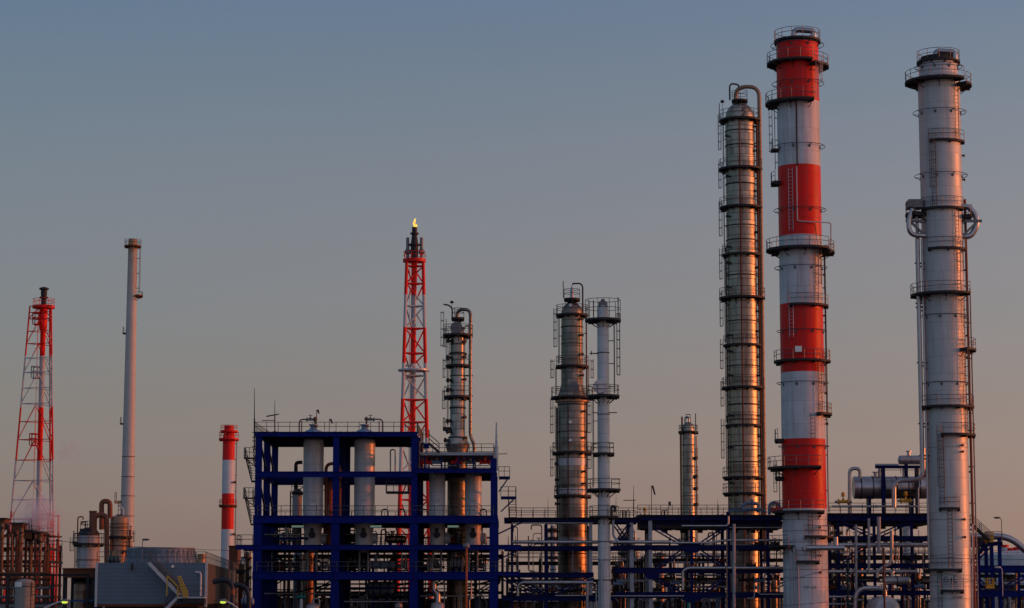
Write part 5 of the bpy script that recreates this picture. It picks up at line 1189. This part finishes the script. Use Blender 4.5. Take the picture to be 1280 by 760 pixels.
# rust box behind, at the foot of the banded stack
t = Thing('duct_box', 'rusty box duct at the foot of the short banded chimney', 'duct', 292, 700, 330)
t.part('casing', MB().box(-t.m(6), t.m(5), 0, 4, 0, t.z(683)), M_rust); t.part('rim', MB().box(-t.m(6.6), t.m(5.6), -.2, 4.2, t.z(683), t.z(682)), M_dark); t.part('stiffener', MB().box(-t.m(6.2), t.m(5.2), -.12, 0, t.z(692), t.z(691)), M_rust)
bgcol('dark tangled pipe column between the cooling tower and the blue frame', 308, 7, 690, 300, M_dark, (696, 708, 720, 735), True)
bgcol('low dark column right of the cooling tower side wall', 301, 6, 704, 285, M_rust, (712, 728), True)
hdrum('blue grey drum at the foot of the blue frame left columns', 303, 316, 752, 250, 9, M_bluep, legs=1)

# vessels left of the cooling tower
v = Tower('pressure_vessel', 'pale grey vertical vessel with dark domed top, left of the rust brown one', 'vessel', 110.5, 690, 290, [(None, 28), (678, 28), (677, 27.5), (671, 27.5), (669, 26)] + dome(26, 669, .75), M_wshade, n=40)
v.part('dome_cap', MB().lathe([(v.m(13.6)*math.cos(i*PI/14), v.z(669.5) + v.m(10.3)*math.sin(i*PI/14)) for i in range(8)], 36), M_dark)
v.platform(679, 5, 0, 360, h=1.2); v.ring(700, .5, 1.2, M_rust); v.ring(684, .3, .8, M_dark)
v.platform(661, 4, 110, 300, h=.9, inner=22); v.ladder(710, 681, 205, M_dark, True); v.platform(677, 6, 165, 200, h=1.3)
v.part('stub_stack', MB().lathe([(v.m(4.5), v.z(665)), (v.m(4.5), v.z(640)), (v.m(5), v.z(640)), (v.m(5), v.z(638)), (v.m(3.6), v.z(638))], 24, (v.m(2), 1.5)), M_brown)
v.pipe([(-v.m(13.5), -.3, v.z(708)), (-v.m(13.5), -.3, v.z(646)), (-v.m(7), -.3, v.z(646)), (-v.m(7), -.3, v.z(650))], v.m(.8), M_rust, .5, 8)
v.pipe([(-v.m(10), -.3, v.z(655)), (-v.m(4), -.3, v.z(651)), (-v.m(4), -.3, v.z(660))], v.m(.9), M_dark, .4, 8)
pipe_thing('big rust brown pipe arching from the pale vessel down before the tan vessel', [(118, 668), (118, 643.5), (133.5, 643.5), (133.5, 704)], 285, 3.3, M_brown, 2.2, n=16)
pipe_thing('rust brown hairpin arch at the top of the vessel cluster', [(127, 662), (127, 626.5), (137.5, 626.5), (137.5, 648)], 291, 3.2, M_brown, 2.2, n=16)
v = Tower('pressure_vessel', 'sunlit tan and rust vertical vessel beside the slender chimney', 'vessel', 148.5, 690, 292, [(None, 22), (648, 22.5)] + dome(22.5, 648, .35), M_tan, n=40)
v.platform(643, 2, 0, 360, inner=8, h=1.0); v.platform(670, 5, 140, 400, h=1.2)
for py in (655, 660, 682): v.ring(py, .6, 1.2, M_rust)
v.vpipe(None, 668, 235, 1.3, M_rust); v.vpipe(None, 662, 352, 1.0, M_rust); v.platform(688, 5, 300, 380, h=1.0); v.ladder(698, 672, 345, M_dark, True)
v.pipe([(v.m(5), -.3, v.z(644)), (v.m(5), -.3, v.z(636)), (-v.m(2), -.3, v.z(631))], .12, M_trim, .4, 6)
hdrum('small green grey drum on the roof edge between vessels and fan stack', 136, 150, 699, 250, 8, mat('green_grey_paint', (.08,.12,.11), .5), legs=.4)
t = Thing('dust_hood', 'rusty slab roofed shed on posts with tan tank inside, left of the cooling tower', 'shed', 99.5, 730, 245)
t.part('roof_slab', MB().box(-t.m(20), t.m(19), -.5, 5, t.z(722), t.z(711.5)), M_rust); t.part('eave', MB().box(-t.m(20.5), t.m(19.5), -.7, 5.2, t.z(711.5), t.z(710)), M_brown)
for x in (-18, 17):
    for y in (0, 4.5): t.part('post', MB().box(t.m(x)-.2, t.m(x)+.2, y-.2, y+.2, 0, t.z(722)), M_dark)
t.part('blue_frame', MB().box(-t.m(9), t.m(19.5), -.9, -.6, t.z(752), t.z(749.5)), mat('bright_blue_paint', (.01,.09,.22), .5)); t.part('back_wall', MB().box(-t.m(18), t.m(17), 4.8, 5, 0, t.z(722)), M_dark)
v = Tower('storage_tank', 'domed orange tan tank under the rusty slab roof', 'tank', 104, 745, 246.5, [(None, 23), (732, 23)] + dome(23, 732, .5), M_tan, n=32); v.ring(740, .4, 1, M_rust); v.vpipe(None, 738, 285, 1, M_rust)
# concrete silo in front
v = Tower('silo', 'stained concrete silo with a dark rim and pale painted highlight on top, bottom left', 'silo', 31, 745, 232, [(None, 24.5), (728, 24.5), (727, 22)] + dome(22, 727, .3), M_conc, n=36)
v.ring(733, .3, 1, M_dark); v.part('cap_highlight', MB().sector(v.r(v.z(730))+.02, v.r(v.z(730))+.05, v.z(727.5), 205, 262, .5), M_sign); v.ladder(770, 728, 320, M_dark, True)  # the white patch on the cap is a painted highlight
# furnace block: individual uprights carried by a dark frame
FU = rack('rusty multi level furnace frame at the far left edge', 28, 312, 8, [(0, 652, 3, M_rust), (22, 660, 3, M_rust), (44, 664, 3, M_rust), (61, 680, 3, M_rust), (-24, 650, 3, M_rust)], [(-40, 63, 700, 2.5), (-40, 63, 706, 2), (-40, 62, 668, 2), (-40, 63, 684, 1.6), (-40, 63, 730, 3), (-40, 63, 745, 3)],
          [(1, 703, 21, 728), (43, 703, 23, 728)], [], [(-40, 63, 700), (-40, 62, 684), (-40, 50, 668)], [(-40, 63, 700.5), (-40, 62, 684.5)], M_rust)
rg = random.Random(21)
for i, (px, w, yt, m) in enumerate(((2, 4.5, 655, M_tanf), (9.5, 4, 662, M_rust), (15, 4.5, 660, M_tanf), (20.5, 4, 664, M_brown), (26, 5, 661, M_tanf), (32, 3.6, 668, M_rust), (38.5, 5, 667, M_tanf), (44, 3.6, 670, M_brown), (50, 4, 672, M_tanf), (56, 3.6, 680, M_brown), (59.5, 2.5, 684, M_rust), (-6, 5, 655, M_tanf))):
    v = Tower('furnace_tube', 'upright %s tube in the furnace row at the far left' % ('tan' if m is M_tanf else 'rusty' if m is M_rust else 'red brown'), 'tube', px, 700, 309+rg.uniform(-1.5, 3), [(None, w), (yt+2, w), (yt, w*.8), (yt-1.5, w*.4)], m, n=18, group='upright %s furnace tubes at the far left' % ('tan' if m is M_tanf else 'rusty' if m is M_rust else 'red brown'))
    v.ring(yt+5, .8, 2, M_dark); v.ring(yt+18, .6, 1.2, M_rust); v.ring(695, .5, 1.2, M_rust); v.ring(716, .5, 1.2, M_dark)
    if i % 2: v.vpipe(None, yt+8, 300, .5, M_rust)
for px, w, y0, y1, lb in ((3, 9, 656, 647.5, 'at the picture edge'), (23, 14, 660, 653.5, 'second from the picture edge, widest'), (49, 8.5, 672, 664.5, 'the right one'), (37, 10, 668, 662.5, 'third from the picture edge')):
    t = Thing('box_duct', 'dark rusty box duct head on the furnace row, %s' % lb, 'duct', px, 665, 311, z0=P(px, y0+6, 311).z); hw = t.m(w/2)
    t.part('casing', MB().box(-hw, hw, -1, 2, 0, t.z(y1+2)), M_rust); t.part('rim', MB().box(-hw-.2, hw+.2, -1.2, 2.2, t.z(y1+2), t.z(y1)), M_dark); t.part('hopper', MB().lathe([(hw*.4, t.z(y0+9)), (hw*.9, 0)], 12), M_rust)
rg = random.Random(4)
for i in range(22):
    px = rg.uniform(-4, 62); yt = 662+abs(px)*.3+rg.uniform(0, 30); m = rg.choice((M_rust, M_brown, M_dark)); j = rg.choice((-4, 4))
    pipe_thing('%s thin riser in front of the furnace tubes at the far left' % ('dark' if m is M_dark else 'rusty'), [(px, 760), (px, yt), (px+j, yt), (px+j, yt+6)] if i % 2 else [(px, 760), (px, yt)], 306.5+rg.uniform(0, 1.5), rg.uniform(.35, .7), m, .3, n=6, group='%s thin furnace risers' % ('dark' if m is M_dark else 'rusty'))
for px, yt in ((36.5, 648), (39.5, 647), (31, 652), (17.5, 640)):
    mast('fine antenna rod over the furnace row, %s' % {36.5: 'left of the close pair', 39.5: 'right of the close pair', 31: 'short one left of the pair', 17.5: 'tallest, farthest left'}[px], px, 664, yt, 311, .07)
# dark line of pipe bridge in front and the rusty pole
t = Thing('pipe_bridge', 'dark pipe bridge crossing low at the bottom left', 'pipe bridge', 30, 730, 240)
xa, xb = t.p(-40, 720).x, t.p(112, 720).x; t.part('beam', ibx(MB(), xa, xb, 0, t.z(717.5), t.m(2.6), .3), M_dark)
for px in (-20, 10, 66, 110): x = t.p(px, 720).x; t.part('post', hcol(MB(), x, 0, 0, t.z(720), .3, .3), M_dark)
for py, r in ((716.5, .12), (724, .14), (735, .12), (746, .14)): t.part('pipe', MB().tube([(xa, .5, t.z(py)), (t.p(62, py).x, .5, t.z(py))], r, 8), M_galv if py > 730 else M_rust)
t.part('railing', rail_line(MB(), [(xa, -.3, t.z(747)), (t.p(20, 0).x, -.3, t.z(747))], 1.4, 1.4), M_rail)
t = Thing('utility_pole', 'dark rusty pole carrying a cable, left of the vessel cluster', 'pole', 70.5, 720, 226)
t.part('post', MB().tube([(0, 0, 0), (0, 0, t.z(675))], t.m(1.4), 10, True, t.m(1.2)), M_wood); t.part('insulator', MB().lathe([(.1, t.z(676)), (.16, t.z(675.5)), (.1, t.z(675)), (.16, t.z(674.5)), (.05, t.z(674))], 10), M_dark)
t = Thing('utility_pole', 'thin dark rusty pole between the tall chimneys at the bottom', 'pole', 1105, 720, 226)
t.part('post', MB().tube([(0, 0, 0), (0, 0, t.z(686))], t.m(1.5), 10, True, t.m(1.2)), M_wood); t.part('insulator', MB().lathe([(.1, t.z(687)), (.16, t.z(686.5)), (.1, t.z(686)), (.16, t.z(685.5)), (.05, t.z(685))], 10), M_dark)
t = Thing('utility_pole', 'orange rust coloured pole before the right bay of the blue frame', 'pole', 583, 720, 226)
t.part('post', MB().tube([(0, 0, 0), (0, 0, t.z(683))], t.m(1.5), 10, True, t.m(1.3)), mat('orange_pole_paint', (.32,.07,.02), .6, 0, .4, .3)); t.part('cap', MB().lathe([(.28, t.z(685)), (.34, t.z(683)), (.26, t.z(680)), (.05, t.z(678.5))], 12), M_galv)
def cable(label, p0, p1, Y0_, Y1_, sag, r=.022):
    a = P(*p0, Y0_); b = P(*p1, Y1_); pts = [a.lerp(b, i/20) + Vector((0, 0, -sag*4*(i/20)*(1-i/20))) for i in range(21)]
    return single('power_cable', label, 'cable', MB().tube(pts, r, 5), M_cable)
cable('thin black cable from the left rusty pole off to the cooling tower roof edge', (70.5, 676), (290, 688), 226, 226, .15)
cable('thin black cable from the left rusty pole toward the furnace row', (70.5, 676), (-30, 676), 226, 226, .3)
cable('thin cable crossing before the grey chimney, upper', (1105, 689), (1330, 698), 226, 226, .4)
cable('thin cable crossing before the grey chimney, lower', (1105, 693), (1330, 752), 226, 226, .3)
cable('thin cable from the rusty pole leftward before the banded chimney', (1105, 688), (840, 757), 226, 226, .5)
cable('second thin cable leftward before the banded chimney, lower one', (1105, 745), (840, 762), 226, 226, .3)
# lit street lamps at the bottom
for px, hx, lb in ((52, 81, 'lit street lamp with curved arm at the bottom left, beside the silo'), (300, 279, 'lit street lamp with curved arm before the cooling tower side wall')):
    t = Thing('street_lamp', lb, 'street lamp', px, 755, 215); hz = t.z(752.5); x = t.p(hx, 752).x; s = 1 if x > 0 else -1
    t.part('post', MB().tube(fillet([(0, 0, 0), (0, 0, t.z(762)), (x*.45, 0, t.z(755.5)), (x-.35*s, 0, hz+.05)], 1.0), .075, 8), M_trim)
    t.part('lamp_head', MB().lathe([(.04, -.34), (.13, -.22), (.16, .15), (.06, .34)], 12, (0, hz+.14), 'x'), M_galv).location.x = x
    t.part('lens', MB().lathe([(.03, -.30), (.14, -.2), (.15, .1), (.03, .28)], 12, (0, hz+.0), 'x'), M_lens).location.x = x
plant_house('low dark house at the bottom far left behind the silo', -40, 66, 752, 300, M_conc)
# steam drifting over the furnace row
def steam(label, px, py, Y, size, dens, seed):
    sm, nt, b = new_mat('steam_volume'); nt.nodes.remove(b); out = nt.nodes['Material Output']; pv = nt.nodes.new('ShaderNodeVolumePrincipled')
    pv.inputs['Color'].default_value = (.86, .86, .95, 1); tc = _n(nt, 'ShaderNodeTexCoord').outputs['Object']
    sep = _n(nt, 'ShaderNodeVectorMath', operation='LENGTH'); mp = _n(nt, 'ShaderNodeMapping'); mp.inputs['Scale'].default_value = tuple(1/s for s in size); nt.links.new(tc, mp.inputs[0]); nt.links.new(mp.outputs[0], sep.inputs[0])
    f = _m(nt, 'SUBTRACT', 1.0, sep.outputs['Value']); f = _m(nt, 'MAXIMUM', f, 0.0)
    n = _ramp(nt, _noise(nt, tc, .35, 4), .42, .75); nt.links.new(_m(nt, 'MULTIPLY', _m(nt, 'MULTIPLY', f, n), dens), pv.inputs['Density']); nt.links.new(pv.outputs[0], out.inputs['Volume'])
    mb = MB(); n_ = 24; pr = [(math.sin(PI*i/12), -math.cos(PI*i/12)) for i in range(13)]; mb.lathe(pr, n_)
    rg2 = random.Random(seed); mb.v = [(x*size[0], y*size[1], z*size[2]) for x, y, z in mb.v]
    o = mb.build('steam', sm, None, P(px, py, Y)); tag(o, label, 'steam', kind='stuff'); return o
steam('pale steam drifting behind the furnace row at the left', 44, 652, 330, (4.2, 3.2, 5.4), 2.6, 1)
steam('faint steam wisp right of the left flare tower', 86, 562, 430, (3.5, 2.5, 2.8), .5, 2)
# ---------------------------------------------------------------- ground, sky, sun
gm, nt, b = new_mat('ground_asphalt'); tc = _n(nt, 'ShaderNodeTexCoord').outputs['Object']
c = _mix(nt, 'MIX', _ramp(nt, _noise(nt, tc, .03, 8), .35, .65), (.035,.034,.034), (.075,.068,.06)); nt.links.new(c, b.inputs['Base Color']); b.inputs['Roughness'].default_value = .9
g = MB(); g.add([(-6000,-600,0),(6000,-600,0),(6000,9000,0),(-6000,9000,0)], [(0,1,2,3)]); go = g.build('ground', gm); go['kind'] = 'structure'

SUN_EL, SUN_AZ = 4.5, 90.0          # azimuth clockwise from the viewing direction (+Y)
w = bpy.data.worlds.new('World'); S.world = w; w.use_nodes = True; nt = w.node_tree
bg = nt.nodes['Background']; sky = nt.nodes.new('ShaderNodeTexSky'); sky.sky_type = 'NISHITA'; sky.sun_disc = False
sky.sun_elevation = R(SUN_EL); sky.sun_rotation = R(SUN_AZ); sky.altitude = 0; sky.air_density = 1.0; sky.dust_density = 2.0; sky.ozone_density = 2.0
bg.inputs[1].default_value = .12
# thin evening haze light low in the sky, added to the Nishita sky by elevation
geo = _n(nt, 'ShaderNodeTexCoord'); sep = _n(nt, 'ShaderNodeSeparateXYZ'); nt.links.new(geo.outputs['Generated'], sep.inputs[0])
rp = _n(nt, 'ShaderNodeValToRGB'); rp.color_ramp.interpolation = 'LINEAR'
stops = [(720, (.225,.160,.150)), (680, (.198,.135,.147)), (605, (.166,.103,.137)), (500, (.140,.078,.104)), (400, (.125,.079,.101)),
         (300, (.124,.084,.103)), (200, (.108,.085,.107)), (100, (.086,.081,.110)), (3, (.066,.074,.126))]
el = rp.color_ramp.elements
for i, (y, c) in enumerate(stops):
    zz = math.sin(math.atan((380-y)/FPX) + TH)
    e = el[i] if i < 2 else el.new(.9)
    e.position = zz; e.color = (*c, 1)
e = el.new(1.0); e.color = (.10, .095, .13, 1)
nt.links.new(sep.outputs[2], rp.inputs[0])
gain = _m(nt, 'DIVIDE', _m(nt, 'MULTIPLY', 1.0, _m(nt, 'ADD', .97, _m(nt, 'MULTIPLY', _m(nt, 'MAXIMUM', _m(nt, 'MULTIPLY', sep.outputs[1], -1.0), 0.0), 1.9))), .12)  # unseen sky behind the camera brightened to fill surfaces facing it
mp = _n(nt, 'ShaderNodeMapping'); mp.inputs['Scale'].default_value = (3, 3, 16); nt.links.new(geo.outputs['Generated'], mp.inputs[0])
gain = _m(nt, 'MULTIPLY', gain, _m(nt, 'ADD', .93, _m(nt, 'MULTIPLY', _noise(nt, mp.outputs[0], 1.4, 5), .14)))       # uneven thin haze
tint = _n(nt, 'ShaderNodeCombineXYZ')                                   # the haze warms towards the sun's side
for i, q in enumerate((.85, .50, .32)): nt.links.new(_m(nt, 'ADD', 1.0, _m(nt, 'MULTIPLY', sep.outputs[0], q)), tint.inputs[i])
tm = _n(nt, 'ShaderNodeVectorMath', operation='MULTIPLY'); nt.links.new(rp.outputs[0], tm.inputs[0]); nt.links.new(tint.outputs[0], tm.inputs[1])
vm = _n(nt, 'ShaderNodeVectorMath', operation='SCALE'); nt.links.new(tm.outputs[0], vm.inputs[0]); nt.links.new(gain, vm.inputs['Scale'])
va = _n(nt, 'ShaderNodeVectorMath', operation='ADD'); nt.links.new(vm.outputs[0], va.inputs[0]); nt.links.new(sky.outputs[0], va.inputs[1])
nt.links.new(va.outputs[0], bg.inputs[0])
sd = bpy.data.lights.new('sun', 'SUN'); so = bpy.data.objects.new('sun', sd); COL.objects.link(so)
sd.energy = 1.75; sd.angle = R(1.0); sd.color = (1, .165, .023)
d = Vector((math.sin(R(SUN_AZ))*math.cos(R(SUN_EL)), math.cos(R(SUN_AZ))*math.cos(R(SUN_EL)), math.sin(R(SUN_EL))))
so.rotation_euler = d.to_track_quat('Z', 'Y').to_euler(); so.location = d*300
S.view_settings.view_transform = 'Standard'; S.view_settings.look = 'None'; S.view_settings.exposure = 0; S.view_settings.gamma = 1
S.cycles.max_bounces = 6; S.cycles.volume_bounces = 1
